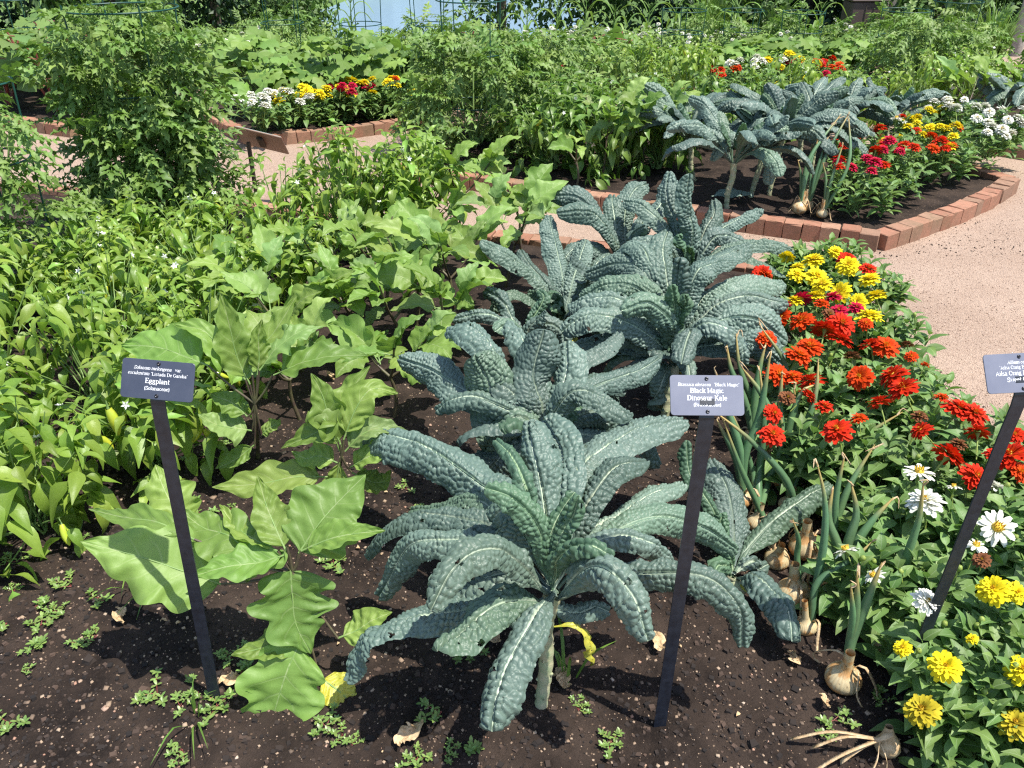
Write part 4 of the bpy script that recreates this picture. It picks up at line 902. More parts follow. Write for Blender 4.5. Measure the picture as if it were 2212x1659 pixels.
K1 = [
 ([(1190, 1292), (1150, 1350), (1100, 1450), (1066, 1585)], 112, -.16, 0, .1),
 ([(1180, 1282), (1105, 1200), (1040, 1192), (975, 1235), (935, 1318)], 90, -.12, 0, -.1),
 ([(1150, 1300), (1000, 1320), (880, 1338), (795, 1395), (758, 1482)], 88, -.06),
 ([(1180, 1300), (1090, 1300), (1020, 1350), (955, 1395)], 96, -.10),
 ([(1170, 1265), (1060, 1180), (960, 1170), (875, 1190), (818, 1295)], 80, .05),
 ([(1170, 1250), (1080, 1150), (985, 1118), (880, 1125), (800, 1192)], 88, .12),
 ([(1180, 1230), (1120, 1120), (1040, 1050), (900, 965), (764, 938)], 118, .32, 0, .1),
 ([(1175, 1240), (1090, 1130), (1020, 1080), (890, 1112)], 60, .2),
 ([(1190, 1255), (1185, 1110), (1163, 1005), (1135, 915)], 112, .14),
 ([(1195, 1250), (1213, 1060), (1203, 975), (1170, 912)], 92, .2),
 ([(1180, 1230), (1136, 1055), (1103, 985), (1068, 955)], 36, .16, 1),
 ([(1183, 1240), (1165, 1150), (1110, 1080), (1050, 1060)], 66, .02, 1),
 ([(1188, 1240), (1190, 1150), (1205, 1095), (1235, 1055)], 44, .03, 1),
 ([(1192, 1240), (1205, 1170), (1235, 1110), (1245, 1070)], 40, .0, 1),
 ([(1205, 1240), (1240, 1150), (1290, 1060), (1340, 1010), (1395, 1005)], 78, .14),
 ([(1205, 1230), (1225, 1060), (1290, 975), (1370, 930), (1472, 912)], 98, .34),
 ([(1210, 1245), (1260, 1160), (1340, 1110), (1400, 1075), (1475, 1052)], 66, .22),
 ([(1205, 1255), (1250, 1190), (1330, 1155), (1400, 1175), (1447, 1228)], 62, .04),
 ([(1200, 1250), (1215, 1205), (1262, 1180), (1312, 1212)], 50, -.05, 1),
 ([(1205, 1292), (1250, 1245), (1305, 1222), (1360, 1280), (1400, 1388)], 96, -.12, 0, -.15),
 ([(1212, 1290), (1300, 1250), (1420, 1240), (1530, 1262), (1590, 1320), (1606, 1405)], 88, -.05, 0, -.1),
 ([(1212, 1260), (1300, 1170), (1400, 1120), (1500, 1130), (1596, 1185)], 84, .18),
 ([(1200, 1310), (1250, 1325), (1325, 1330)], 50, .06),
 ([(1190, 1280), (1120, 1245), (1060, 1250), (985, 1290)], 84, .02),
 ([(1185, 1250), (1100, 1110), (1050, 1140), (990, 1250)], 100, .08),
]
kale_px('largest front kale with arching blue-green leaves and a bare leaning stem', at(1168, 1522), (1195, 1278), 1.30, K1, 1)
K2 = [
 ([(1178, 960), (1110, 1010), (1090, 940), (1057, 850), (1018, 762)], 104, .04, 0, .1),
 ([(1180, 960), (1170, 880), (1154, 810), (1178, 712)], 100, .06),
 ([(1170, 900), (1095, 830), (1060, 745), (1010, 700), (980, 722)], 84, .16),
 ([(1175, 900), (1150, 800), (1130, 735), (1102, 698)], 58, .2),
 ([(1170, 920), (1080, 880), (990, 835), (915, 792), (850, 778)], 78, .16),
 ([(1170, 920), (1060, 870), (1000, 862), (942, 892)], 52, .04),
 ([(1190, 910), (1230, 850), (1290, 855), (1360, 900)], 62, -.02),
 ([(1200, 900), (1260, 850), (1340, 808), (1425, 768)], 62, .22),
 ([(1195, 890), (1225, 810), (1265, 770), (1336, 728)], 66, .25),
 ([(1195, 930), (1215, 900), (1240, 884), (1268, 882)], 44, .04, 1),
 ([(1200, 930), (1290, 890), (1370, 920), (1420, 1000)], 70, .05),
 ([(1185, 940), (1120, 900), (1090, 930), (1050, 1000)], 70, .0),
 ([(1182, 955), (1120, 960), (1070, 1000), (1020, 1060)], 84, -.03), ([(1195, 950), (1250, 940), (1310, 960), (1350, 1030)], 78, -.02), ([(1190, 940), (1210, 850), (1225, 790), (1222, 735)], 70, .1), ([(1188, 945), (1240, 900), (1300, 900), (1350, 940)], 70, .06),
]
kale_px('middle kale behind the largest, with two broad upright leaves', at(1205, 1075), (1185, 960), 1.86, K2, 2, extra=9, wscale=1.12)
K3 = [
 ([(1583, 1240), (1585, 1160), (1578, 1060), (1545, 985)], 104, .16, 0, .1),
 ([(1588, 1235), (1620, 1180), (1690, 1105), (1795, 1042)], 70, .12),
 ([(1588, 1250), (1630, 1250), (1680, 1300), (1705, 1385)], 84, -.12),
 ([(1580, 1240), (1560, 1222), (1540, 1240)], 36, -.04, 1), ([(1585, 1240), (1620, 1218), (1655, 1222)], 30, .02),
 ([(1580, 1230), (1545, 1120), (1500, 1040), (1482, 950)], 34, .12, 1), ([(1584, 1232), (1560, 1150), (1562, 1110)], 34, .02, 1)]
kale_px('small kale seedling-sized plant between the kale sign and the onions', at(1580, 1275), (1583, 1245), 1.62, K3, 3)
K4 = [
 ([(1440, 760), (1360, 700), (1275, 682), (1210, 715)], 62, -.05), ([(1442, 750), (1385, 672), (1300, 645), (1232, 672)], 58, .02),
 ([(1443, 745), (1395, 640), (1325, 612), (1252, 640)], 60, .06), ([(1447, 740), (1400, 600), (1340, 572), (1262, 592)], 56, .16),
 ([(1447, 730), (1405, 575), (1375, 530), (1330, 545)], 52, .2), ([(1452, 730), (1440, 600), (1432, 550), (1440, 505)], 52, .16),
 ([(1457, 730), (1462, 640), (1465, 600), (1462, 560)], 44, .0, 0), ([(1462, 730), (1490, 620), (1545, 560), (1622, 532)], 58, .25),
 ([(1466, 740), (1530, 640), (1610, 600), (1700, 615)], 66, .16), ([(1468, 745), (1545, 665), (1625, 640), (1702, 660)], 62, .08),
 ([(1470, 750), (1560, 690), (1640, 685), (1698, 730)], 62, .02), ([(1470, 765), (1560, 745), (1640, 745), (1702, 785)], 58, -.03),
 ([(1466, 740), (1490, 715), (1478, 740), (1465, 785)], 48, -.14), ([(1440, 770), (1370, 735), (1300, 728), (1232, 745)], 46, -.02),
 ([(1462, 730), (1500, 600), (1530, 570), (1590, 560)], 52, .1), ([(1450, 730), (1470, 660), (1500, 610), (1520, 555)], 44, .2), ([(1455, 745), (1440, 690), (1400, 660), (1340, 668)], 54, -.06),
 ([(1464, 750), (1520, 700), (1580, 720), (1610, 790)], 54, -.06), ([(1452, 720), (1455, 650), (1452, 612)], 30, -.03, 1), ([(1458, 720), (1470, 660), (1478, 630)], 30, -.03, 1)]
kale_px('full fountain shaped kale behind the kale sign with a thick pale stem', at(1437, 905), (1455, 790), 2.50, K4, 4, wscale=1.1, extra=10)
K5 = [
 ([(1208, 690), (1185, 640), (1130, 575), (1040, 520)], 52, .05), ([(1210, 690), (1180, 620), (1150, 580), (1128, 545)], 46, .1), ([(1214, 690), (1215, 610), (1205, 540), (1185, 462)], 58, .15),
 ([(1218, 690), (1235, 620), (1250, 565), (1262, 520)], 46, .12), ([(1220, 690), (1240, 640), (1300, 590), (1362, 575)], 54, .1), ([(1216, 700), (1260, 640), (1270, 590), (1240, 555)], 48, -.06),
 ([(1220, 700), (1280, 650), (1320, 640), (1350, 680)], 52, 0), ([(1205, 690), (1200, 650), (1180, 640)], 30, -.04, 1), ([(1205, 700), (1130, 640), (1090, 640), (1060, 680)], 42, -.05)]
kale_px('slender kale with long leaves reaching left toward the eggplants', at(1215, 735), (1213, 700), 3.02, K5, 5, extra=7)
K6 = [([(1130, 745), (1100, 700), (1040, 678), (978, 690)], 38, -.02), ([(1132, 745), (1110, 690), (1080, 650), (1045, 625)], 42, .06), ([(1135, 745), (1150, 700), (1180, 670)], 34, 0),
      ([(1132, 748), (1120, 712), (1090, 702), (1065, 712)], 40, -.06), ([(1136, 740), (1150, 690), (1170, 650), (1168, 625)], 26, .05, 1), ([(1136, 745), (1170, 700), (1210, 710), (1225, 740)], 38, -.02)]
kale_px('low small kale left of the slender one by the eggplant stems', at(1135, 770), (1134, 750), 2.78, K6, 6)
K7 = [([(1350, 590), (1310, 490), (1250, 432), (1182, 430)], 50, .05), ([(1352, 590), (1320, 510), (1270, 460), (1200, 460)], 46, -.04), ([(1356, 580), (1350, 480), (1365, 420), (1400, 398)], 54, .15),
      ([(1358, 590), (1385, 490), (1425, 440), (1445, 372)], 46, .12), ([(1355, 590), (1330, 500), (1325, 450), (1322, 420)], 42, .1), ([(1350, 600), (1290, 540), (1240, 540), (1205, 590)], 50, -.08),
      ([(1358, 600), (1400, 530), (1440, 510), (1480, 530)], 46, 0), ([(1356, 590), (1370, 520), (1395, 490)], 34, -.05), ([(1350, 600), (1320, 555), (1295, 560), (1275, 600)], 44, -.1)]
kale_px('back left kale of the front bed, leaves overlapping the brick edging behind', at(1355, 640), (1354, 600), 3.38, K7, 7, extra=7)
K8 = [([(1490, 580), (1495, 500), (1487, 430), (1492, 378)], 54, .02), ([(1485, 580), (1460, 490), (1440, 430), (1442, 392)], 50, .1), ([(1492, 580), (1530, 520), (1590, 480), (1648, 455)], 40, .1),
      ([(1495, 590), (1560, 540), (1640, 530), (1712, 545)], 46, .02), ([(1495, 590), (1560, 555), (1630, 565), (1690, 600)], 46, -.04), ([(1485, 580), (1440, 500), (1390, 450), (1345, 432)], 46, .08),
      ([(1492, 575), (1525, 500), (1545, 460), (1540, 430)], 44, .12), ([(1482, 590), (1430, 530), (1380, 520), (1340, 560)], 48, -.05), ([(1494, 585), (1540, 520), (1580, 510), (1620, 530)], 44, .05), ([(1488, 590), (1475, 540), (1470, 505)], 32, -.06, 1)]
kale_px('back right kale of the front bed with one tall upright leaf against the bricks', at(1492, 640), (1490, 595), 3.30, K8, 8, extra=7)
# second bed
g2 = 'kale plants of the second bed'
KB = [((1570, 445), (1585, 352), 11, 'foremost tall kale of the second bed with a bent pale stem'), ((1500, 385), (1487, 300), 12, 'leftmost kale of the second bed'), ((1622, 420), (1648, 325), 10, 'kale with a leaning scarred stem beside the foremost tall one'),
      ((1662, 415), (1690, 300), 10, 'kale with a straight pale stem in the middle of the second bed'), ((1740, 400), (1760, 310), 10, 'kale with an S-bent stem behind the bed two onions'), ((1800, 330), (1820, 265), 12, 'rear tallest kale of the second bed with high curled leaves'),
      ((1905, 320), (1915, 270), 10, 'rightmost kale of the second bed behind the white zinnias'), ((1730, 345), (1735, 275), 10, 'kale hidden in the middle behind the S-bent one')]
for i, (b_, c_, n_, lb) in enumerate(KB):
    ba = at(*b_); cr = aty(c_[0], c_[1], ba[1] + .03); kale_gen(ba, cr, n_ + 9, .44, .095, 40 + i, lb, g2, res=.7, emin=.74, dr=.6, stalk=.28)
for i, (b_, c_, n_, lb) in enumerate([((2180, 292), (2165, 245), 10, 'dark kale at the right margin in the third bed'), ((2215, 300), (2222, 225), 11, 'tall dark kale cut by the right margin')]):
    ba = at(*b_); cr = aty(c_[0], c_[1], ba[1] + .03); kale_gen(ba, cr, n_ + 3, .42, .10, 60 + i, lb, 'kale plants of the third bed', res=.6, emin=.7, dr=.6, stalk=.3)
# fallen leaf
fb = at(1580, 432); root = thing('fallen_kale_leaf', 'pale blue-grey kale leaf lying on the soil by the foremost stem of bed two', 'leaf', fb)
b_ = Buf(); kale_leaf(b_, [fb + [-.13, -.02, .03], fb + [0, -.01, .05], fb + [.13, 0, .025]], .10, UP, rng, res=.6, stalk=.02); obj('blade', b_.mesh('blade', M['kale'], org=fb), root)

# ------------------------------------------------------------------ eggplants
def egg_px(label, base, hub_uv, hub_y, leaves, seed, stemr=.007):
    g = np.random.default_rng(seed + 900); base = np.array(base, float); root = thing('eggplant_plant', label, 'eggplant', base, 'eggplants of the front bed')
    hub = aty(*hub_uv, hub_y); sb = Buf(); P, _ = crv([base - UP * .02, base + (hub - base) * .5 + g.normal(0, .01, 3), hub], 12); tube(sb, P, np.linspace(stemr, stemr * .5, 12), 7)
    for lv in leaves:
        pts, wpx, dy = lv[:3]; opt = lv[3] if len(lv) > 3 else {}
        y0 = hub_y + opt.get('y0', 0); n_ = len(pts); P3 = np.array([aty(u_, v_, y0 + dy * (i / (n_ - 1))) for i, (u_, v_) in enumerate(pts)])
        W = wpx * depth(P3[n_ // 2]) / FOC
        tocam = nrm((np.array([0, 0, CAMH]) - P3.mean(0))[None])[0]; N0 = nrm((UP * opt.get('up', .6) + tocam * opt.get('cam', .6))[None])[0]
        b_ = Buf(); egg_leaf(b_, P3, W, N0, g, roll=opt.get('roll', g.normal(0, .15)), lob=opt.get('lob', .22), petiole=opt.get('pet', .1), cup=opt.get('cup'), n_t=54, n_u=19)
        o = obj('leaf', b_.mesh('leaf', [opt.get('mat', M['egg']), M['stem_g'] if not opt.get('dark') else M['stem_p']], org=base), root)
        if 'lab' in opt: o['label'] = opt['lab']
        if np.linalg.norm(P3[0] - hub) > .02:
            P, _ = crv([hub, (hub + P3[0]) / 2 - UP * .008, P3[0]], 6); tube(sb, P, np.linspace(stemr * .55, .0028, 6), 5)
    obj('stem', sb.mesh('stem', M['stem_p'], org=base), root)
    return root
egg_px('nearest eggplant with big lobed pale green leaves crossing the eggplant sign stake', at(668, 1475), (632, 1235), 1.36, [
 ([(478, 1262), (400, 1235), (300, 1202), (174, 1170)], 178, .0, dict(up=.35, cam=.8, cup=.1, lob=.24, roll=.1, pet=.02)),
 ([(625, 1195), (560, 1215), (490, 1225), (408, 1246)], 92, -.05, dict(cup=.5, lob=.25)),
 ([(627, 1225), (632, 1290), (640, 1350), (672, 1412)], 168, -.07, dict(up=.3, cam=.9, cup=.12, lob=.42, pet=.04)),
 ([(645, 1395), (620, 1450), (595, 1530), (568, 1622)], 176, -.10, dict(up=.3, cam=.9, cup=.1, lob=.28, y0=-.06, pet=.02)),
 ([(640, 1400), (590, 1395), (545, 1405), (500, 1415)], 70, -.02, dict(up=.5, cam=.8, cup=.15, lob=.15, y0=-.05, pet=.02)),
 ([(645, 1195), (690, 1130), (735, 1080), (790, 1025)], 176, .12, dict(up=.4, cam=.8, cup=.1, lob=.18, pet=.03)),
 ([(650, 1190), (710, 1165), (770, 1152), (832, 1146)], 70, .0, dict(cup=.5, lob=.2)),
 ([(620, 1195), (595, 1140), (575, 1090), (556, 1028)], 84, .1, dict(cup=.3, lob=.12)),
 ([(600, 1190), (540, 1160), (505, 1130), (474, 1090)], 66, .12, dict(lob=.25)),
 ([(560, 1220), (500, 1160), (440, 1140), (385, 1100)], 120, .12, dict(lob=.2, cup=.15)),
 ([(420, 1165), (340, 1128), (270, 1118), (192, 1100)], 60, .12, dict(lob=.2, cup=.3, y0=.04)),
 ([(400, 1145), (372, 1090), (352, 1050), (336, 1004)], 116, .1, dict(up=.3, cam=.9, lob=.28, cup=.12, y0=.14)),
 ([(730, 1378), (770, 1362), (805, 1340), (847, 1322)], 76, .02, dict(lob=.06, cup=.25, y0=-.04)),
 ([(690, 1462), (715, 1480), (740, 1500), (772, 1535)], 78, -.04, dict(up=.3, cam=.9, lob=.05, cup=.2, mat=M['yleaf'], y0=-.06, lab='yellow dying leaf with black specks')),
 ([(620, 1180), (605, 1205), (560, 1215), (530, 1260)], 50, .0, dict(lob=.2))], 1)
egg_px('eggplant behind the nearest one with a purple stem beside the kale', at(722, 1085), (738, 985), 1.82, [
 ([(738, 965), (712, 905), (695, 850), (672, 806)], 84, .05, dict(cup=.35)), ([(742, 950), (770, 880), (805, 840), (860, 850)], 70, .1), ([(735, 975), (700, 905), (690, 930), (608, 968)], 70, .0),
 ([(715, 1030), (640, 1030), (560, 1045), (458, 1052)], 86, -.03, dict(lob=.25, cup=.25)), ([(755, 1010), (800, 985), (840, 975), (888, 978)], 66, -.03, dict(lob=.1)), ([(760, 1020), (800, 1040), (830, 1040), (845, 1015)], 60, .0),
 ([(735, 960), (725, 905), (745, 860), (800, 790)], 70, .12), ([(745, 975), (780, 940), (820, 925), (880, 930)], 56, .04), ([(730, 1000), (690, 985), (660, 990), (630, 975)], 60, .03), ([(735, 990), (725, 1040), (700, 1070), (660, 1045)], 48, -.04)], 2)
egg_px('eggplant with forked dark stem right behind the eggplant sign', at(556, 985), (551, 872), 2.05, [
 ([(540, 830), (512, 770), (495, 700), (476, 632)], 82, .05, dict(cup=.45)), ([(556, 810), (560, 770), (558, 730), (566, 690)], 52, .04), ([(590, 810), (650, 785), (715, 770), (795, 768)], 96, .02, dict(cup=.4)),
 ([(530, 820), (480, 760), (440, 715), (372, 700)], 66, .06), ([(450, 790), (400, 770), (340, 750), (262, 745)], 120, .06, dict(up=.4, cam=.8, lob=.22, cup=.1)), ([(560, 800), (600, 750), (650, 715), (700, 705)], 80, .1),
 ([(545, 930), (510, 925), (470, 918), (428, 895)], 84, -.05, dict(lob=.12, up=.4, cam=.8)), ([(535, 900), (500, 870), (470, 858), (455, 850)], 60, .03), ([(550, 960), (520, 985), (495, 1000), (466, 1012)], 44, -.04, dict(lob=.05)),
 ([(565, 940), (580, 925), (600, 915), (605, 905)], 40, 0, dict(lob=.1)), ([(545, 810), (540, 770), (590, 720), (640, 640)], 70, .12)], 3)
def egg_gen(base, H, n_, Lf, seed, label, group='eggplants of the front bed', mat=None):
    g = np.random.default_rng(seed + 950); base = np.array(base, float); root = thing('eggplant_plant', label, 'eggplant', base, group)
    sb = Buf(); hub = np.array([g.normal(0, .02), g.normal(0, .02), H * .45]); P, _ = crv([(0, 0, -.02), hub * .5 + g.normal(0, .01, 3), hub], 8); tube(sb, P, np.linspace(.008, .006, 8), 6)
    nb = 3; tips = []
    for k in range(nb):
        a = k * 2.1 + g.random(); tip = hub + np.array([math.cos(a) * H * .32, math.sin(a) * H * .32, H * g.uniform(.3, .5)]); tips.append((tip, a)); P, _ = crv([hub, (hub + tip) / 2 - UP * .02, tip], 6); tube(sb, P, np.linspace(.0055, .0035, 6), 5)
    for i in range(n_):
        tip, a0 = tips[i % nb]; a = a0 + g.uniform(-1.9, 1.9) if i > nb else a0; e = g.uniform(-.15, 1.1) if i >= nb * 2 else g.uniform(.6, 1.3)
        L = Lf * g.uniform(.7, 1.15); st0 = hub + (tip - hub) * g.uniform(.3, 1.); hd = np.array([math.cos(a), math.sin(a), 0]); p = st0; pts = [p]
        for s in range(4):
            ang = e - .9 * (s / 3) ** 1.3 * g.uniform(.5, 1.2); p = p + (hd * math.cos(ang) + UP * math.sin(ang)) * L / 4; p = np.array([p[0], p[1], max(p[2], .02)]); pts.append(p)
        b_ = Buf(); egg_leaf(b_, pts, L * g.uniform(.42, .58), nrm((UP + np.array([0, -.4, .2]) + g.normal(0, .15, 3))[None])[0], g, petiole=.16, lob=g.uniform(.15, .34), n_t=26, n_u=11, roll=g.normal(0, .3))
        obj('leaf', b_.mesh('leaf', [mat or M['egg'], M['stem_g']]), root)
    for k in range(2):
        tip, a = tips[k]; o = obj('blossom', WF, root); o.location = tip * .92 - UP * .03; o.rotation_euler = (2.2, .3, 0); o.scale = (1.8,) * 3
    obj('stem', sb.mesh('stem', M['stem_p']), root); return root
for i, (u_, v_, H, n_, L, lb) in enumerate([(655, 800, .40, 13, .19, 'eggplant between the forked stem one and the middle kale'), (850, 905, .40, 14, .19, 'eggplant touching the left leaf tips of the middle kale'), (775, 770, .40, 12, .18, 'eggplant with lilac flowers above bare soil'),
        (960, 800, .42, 14, .19, 'eggplant with an upright purple stem left of the low small kale'), (835, 650, .42, 13, .18, 'eggplant in the middle of the eggplant row'), (985, 690, .44, 14, .19, 'eggplant directly left of the slender kale'), (720, 650, .36, 10, .17, 'eggplant next to the pepper rows, halfway back'),
        (930, 585, .42, 12, .18, 'eggplant near the far brick edging'), (1090, 620, .46, 14, .20, 'broad eggplant with its leaf against the gravel path'), (985, 525, .55, 13, .20, 'tall dark stemmed eggplant in front of the gravel path'), (1130, 560, .44, 10, .18, 'farthest eggplant of the row beside the back left kale'), (650, 905, .36, 10, .19, 'eggplant filling the gap right of the forked stem one'), (560, 740, .40, 12, .19, 'eggplant at the edge of the peppers above the sign'), (860, 770, .38, 11, .19, 'eggplant between bare soil and the middle kale tips'), (900, 700, .40, 12, .18, 'eggplant in front of the tall dark stemmed ones')]):
    egg_gen(at(u_, v_), H, n_ + 3, L * 1.03, i, lb)
for i, (u_, v_, H, n_, L, lb) in enumerate([(1245, 402, .34, 9, .19, 'low pale eggplant at the front of the second bed'), (1300, 385, .55, 13, .22, 'eggplant with yellowing low leaves in the second bed'), (1385, 372, .50, 13, .21, 'eggplant left of the second bed kale'), (1440, 350, .45, 10, .2, 'eggplant half hidden behind the leftmost kale of the second bed')]):
    egg_gen(at(u_, v_), H, n_, L, 30 + i, lb, 'eggplants of the second bed')
for i, (x, y, lb) in enumerate([(3.55, 6.75, 'far eggplant behind the white zinnias'), (4.05, 6.85, 'far eggplant with a lilac flower left of the dark kale'), (4.45, 6.5, 'far eggplant beside the dark kale of the third bed'), (3.9, 6.3, 'low far eggplant right of the white zinnias')]):
    egg_gen((x, y, .07), .48, 14, .24, 40 + i, lb, 'eggplants of the third bed')

# ------------------------------------------------------------------ zinnias
def petal_t(n_t=5, wd=.2, cup=.2, droop=.3): return tmpl(n_t, 3, lambda t: wd * (.35 + .65 * sst(0, .55, t)) * np.sqrt(np.clip(1 - np.clip((t - .72) / .32, 0, 1) ** 2, 0, 1)), lambda t: cup - droop * t * 2, .25)
def flower_mesh(col, double, seed, open_=1.):
    g = np.random.default_rng(seed); b_ = Buf(); pt = petal_t(5, .19 if double else .17, .15, .22)
    rings = [(16, .030, -.12, 0), (15, .028, .12, .002), (13, .024, .38, .004), (11, .018, .7, .006), (8, .012, 1.05, .008)] if double else [(11, .028, -.05, 0), (10, .026, .12, .002)]
    for n_, L, e, z in rings:
        a = np.arange(n_) / n_ * 6.283 + g.random() * 3 + g.normal(0, .07, n_); ee = e + g.normal(0, .10, n_)
        D = np.stack([np.cos(a) * np.cos(ee), np.sin(a) * np.cos(ee), np.sin(ee)], 1); U = np.stack([-np.cos(a) * np.sin(ee), -np.sin(a) * np.sin(ee), np.cos(ee)], 1) + g.normal(0, .12, (n_, 3))
        lo = np.stack([np.cos(a), np.sin(a), 0 * a], 1) * .003; lo[:, 2] += z
        inst(b_, pt, lo, D, U, L * g.uniform(.85, 1.1, n_), g)
    r = .0045 if double else .0085
    lathe(b_, [(r, .002), (r * 1.05, .006), (r * .8, .009), (r * .4, .0115), (.0002, .012)], 9, 1)
    for k in range(6 if double else 16):
        a = k * 2.4; q = r * math.sqrt((k + .5) / 16); tube(b_, np.array([[q * math.cos(a), q * math.sin(a), .008], [q * math.cos(a) * 1.15, q * math.sin(a) * 1.15, .014]]), [.0013, .0009], 4, 1)
    lathe(b_, [(.0012, -.016), (.0035, -.008), (.006, -.002), (.005, .002)], 8, 2)
    tube(b_, np.array([[0, 0, -.07], [0, .002, -.04], [0, 0, -.012]]), [.0018, .0018, .0022], 5, 2)
    return b_.mesh('flower', [PET[col], M['disc'], M['discg']])
FL = {c: [flower_mesh(c, d, i * 7 + j) for j, d in enumerate(dd)] for i, (c, dd) in enumerate({'red': (1, 1, 1), 'yellow': (1, 1, 1), 'white': (0, 0, 1), 'pink': (1, 1), 'orange': (1, 1), 'old': (1,), 'fade': (1,)}.items())}
FL['whited'] = [flower_mesh('white', 1, 77), flower_mesh('white', 1, 78)]
def bud():
    b_ = Buf(); lathe(b_, [(.0015, -.01), (.005, -.006), (.0068, 0), (.005, .006), (.001, .008)], 8); tube(b_, np.array([[0, 0, -.05], [0, 0, -.008]]), [.0017, .002], 4); return b_.mesh('bud', M['discg'])
BUD = bud()
ZV = {}
def zinnia(loc, label, seed, Rr=.17, H=.3, group='zinnias of the front border', ntips=30, flowers=(), buds=3, size=.092, fs=1., rand=None):
    g = np.random.default_rng(seed + 3000); key = (round(Rr, 2), round(H, 2), ntips, seed % 4, size)
    if key not in ZV:
        tips = shoots(np.random.default_rng(seed % 4 + 10), Rr, H, ntips, low=.3); gg = np.random.default_rng(seed % 4)
        b_ = Buf(); per = 8
        k = len(tips) * per; T_ = np.repeat(tips, per, 0); i = np.tile(np.arange(per), len(tips))
        ph = np.repeat(gg.random(len(tips)) * 6.28, per) + (i // 2) * 1.571 + (i % 2) * 3.1416 + gg.normal(0, .15, k); e = .85 - .22 * (i // 2) + gg.normal(0, .15, k)
        D = np.stack([np.cos(ph) * np.cos(e), np.sin(ph) * np.cos(e), np.sin(e)], 1); s = size * (.55 + .14 * (i // 2)) * gg.uniform(.8, 1.2, k)
        lo = T_ - UP * ((i // 2) * .024)[:, None] + D * .003; which = gg.integers(3, size=k)
        for q in range(3): m_ = which == q; inst(b_, ZIN[q], lo[m_], D[m_], np.tile(UP, (m_.sum(), 1)) + gg.normal(0, .15, (m_.sum(), 3)), s[m_], gg)
        sb = Buf(); stems(sb, tips, gg, .003, 0); ZV[key] = (b_.mesh('foliage', M['zin']), sb.mesh('stem', M['stem_g']), tips)
    fm, sm, tips = ZV[key]
    root = thing('zinnia_plant', label, 'zinnia', loc, group); obj('foliage', fm, root, kind='stuff'); obj('stem', sm, root)
    top = tips[np.argsort(-tips[:, 2])]
    if rand:
        cols, nf = rand; idx = g.permutation(min(len(top), int(nf * 1.7) + 1))[:nf]
        for q in idx:
            p = top[q]; c = cols[g.integers(len(cols))]; o = obj('flower', FL[c][g.integers(len(FL[c]))], root); o.location = (p[0] * 1.05, p[1] * 1.05, p[2] + g.uniform(.02, .05)); s = fs * g.uniform(.75, 1.12)
            o.scale = (s, s, s); o.rotation_euler = (g.normal(.15, .25), g.normal(0, .25), g.random() * 6.28)
    for k in range(buds):
        p = top[g.integers(len(top) // 2)]; o = obj('bud', BUD, root); o.location = (p[0], p[1], p[2] + .025); o.rotation_euler = (g.normal(0, .2), g.normal(0, .2), 0)
    return root
# our border: plants along the right edge, flowers where they stand in the border
ZP = [((1700, 640), 'orange', 'zinnia foliage with one orange flower behind the fountain kale', .14, .24), ((1785, 640), 'yellow', 'yellow zinnia at the far tip of the border', .17, .27), ((1850, 690), 'yellow', 'yellow zinnia by the path above the crimson blooms', .16, .26),
      ((1720, 760), 'yellow', 'yellow and crimson zinnia touching the kale leaves', .16, .27), ((1800, 800), 'red', 'zinnia with a cluster of three orange-red blooms near the kale leaf tips', .18, .30), ((1890, 820), 'red', 'zinnia with orange-red blooms at the path edge below the yellow ones', .16, .28),
      ((1720, 900), 'red', 'red zinnia behind the upright onion leaves', .17, .3), ((1830, 950), 'red', 'leafy red zinnia in the middle of the border', .19, .3), ((1940, 960), 'red', 'zinnia carrying the big pair of double red blooms', .18, .3),
      ((1760, 1060), 'red', 'zinnia with two small red blooms behind the onions', .17, .28), ((1880, 1120), 'red', 'shaded leafy zinnia with one red bloom above the onion gap', .18, .28), ((2010, 1100), 'red', 'zinnia with red blooms beside the onion sign', .18, .3),
      ((2110, 1080), 'red', 'zinnia with a red pair at the path edge left of the onion stake', .17, .29), ((2200, 1130), 'red', 'red zinnia behind the onion stake at the right margin', .17, .3), ((1950, 1260), 'white', 'white zinnia with single blooms next to the hollow onion leaf', .18, .28),
      ((2080, 1250), 'red', 'zinnia with the broad red bloom above the white ones', .18, .3), ((2200, 1290), 'white', 'white zinnia right of the onion stake', .17, .29), ((1880, 1330), 'white', 'low white zinnia beside the dry onion necks', .14, .22),
      ((2010, 1420), 'white', 'white zinnia crossed by the onion stake', .17, .26), ((2150, 1430), 'yellow', 'yellow zinnia between the two stakes', .17, .27), ((2040, 1540), 'yellow', 'front yellow zinnia with a small button bloom', .15, .23),
      ((2190, 1580), 'yellow', 'yellow zinnia in the bottom right corner', .16, .25), ((2130, 1660), 'yellow', 'leafy zinnia at the very bottom right', .15, .2), ((2290, 1450), 'yellow', 'zinnia cut by the right margin near the second stake', .16, .27), ((2270, 1200), 'red', 'red zinnia beyond the right margin stake', .16, .28)]
roots = []
for i, ((u_, v_), c, lb, r_, h_) in enumerate(ZP):
    p = at(u_, v_); roots.append((zinnia(p, lb, i, round(r_, 2), h_, ntips=34, buds=3), p))
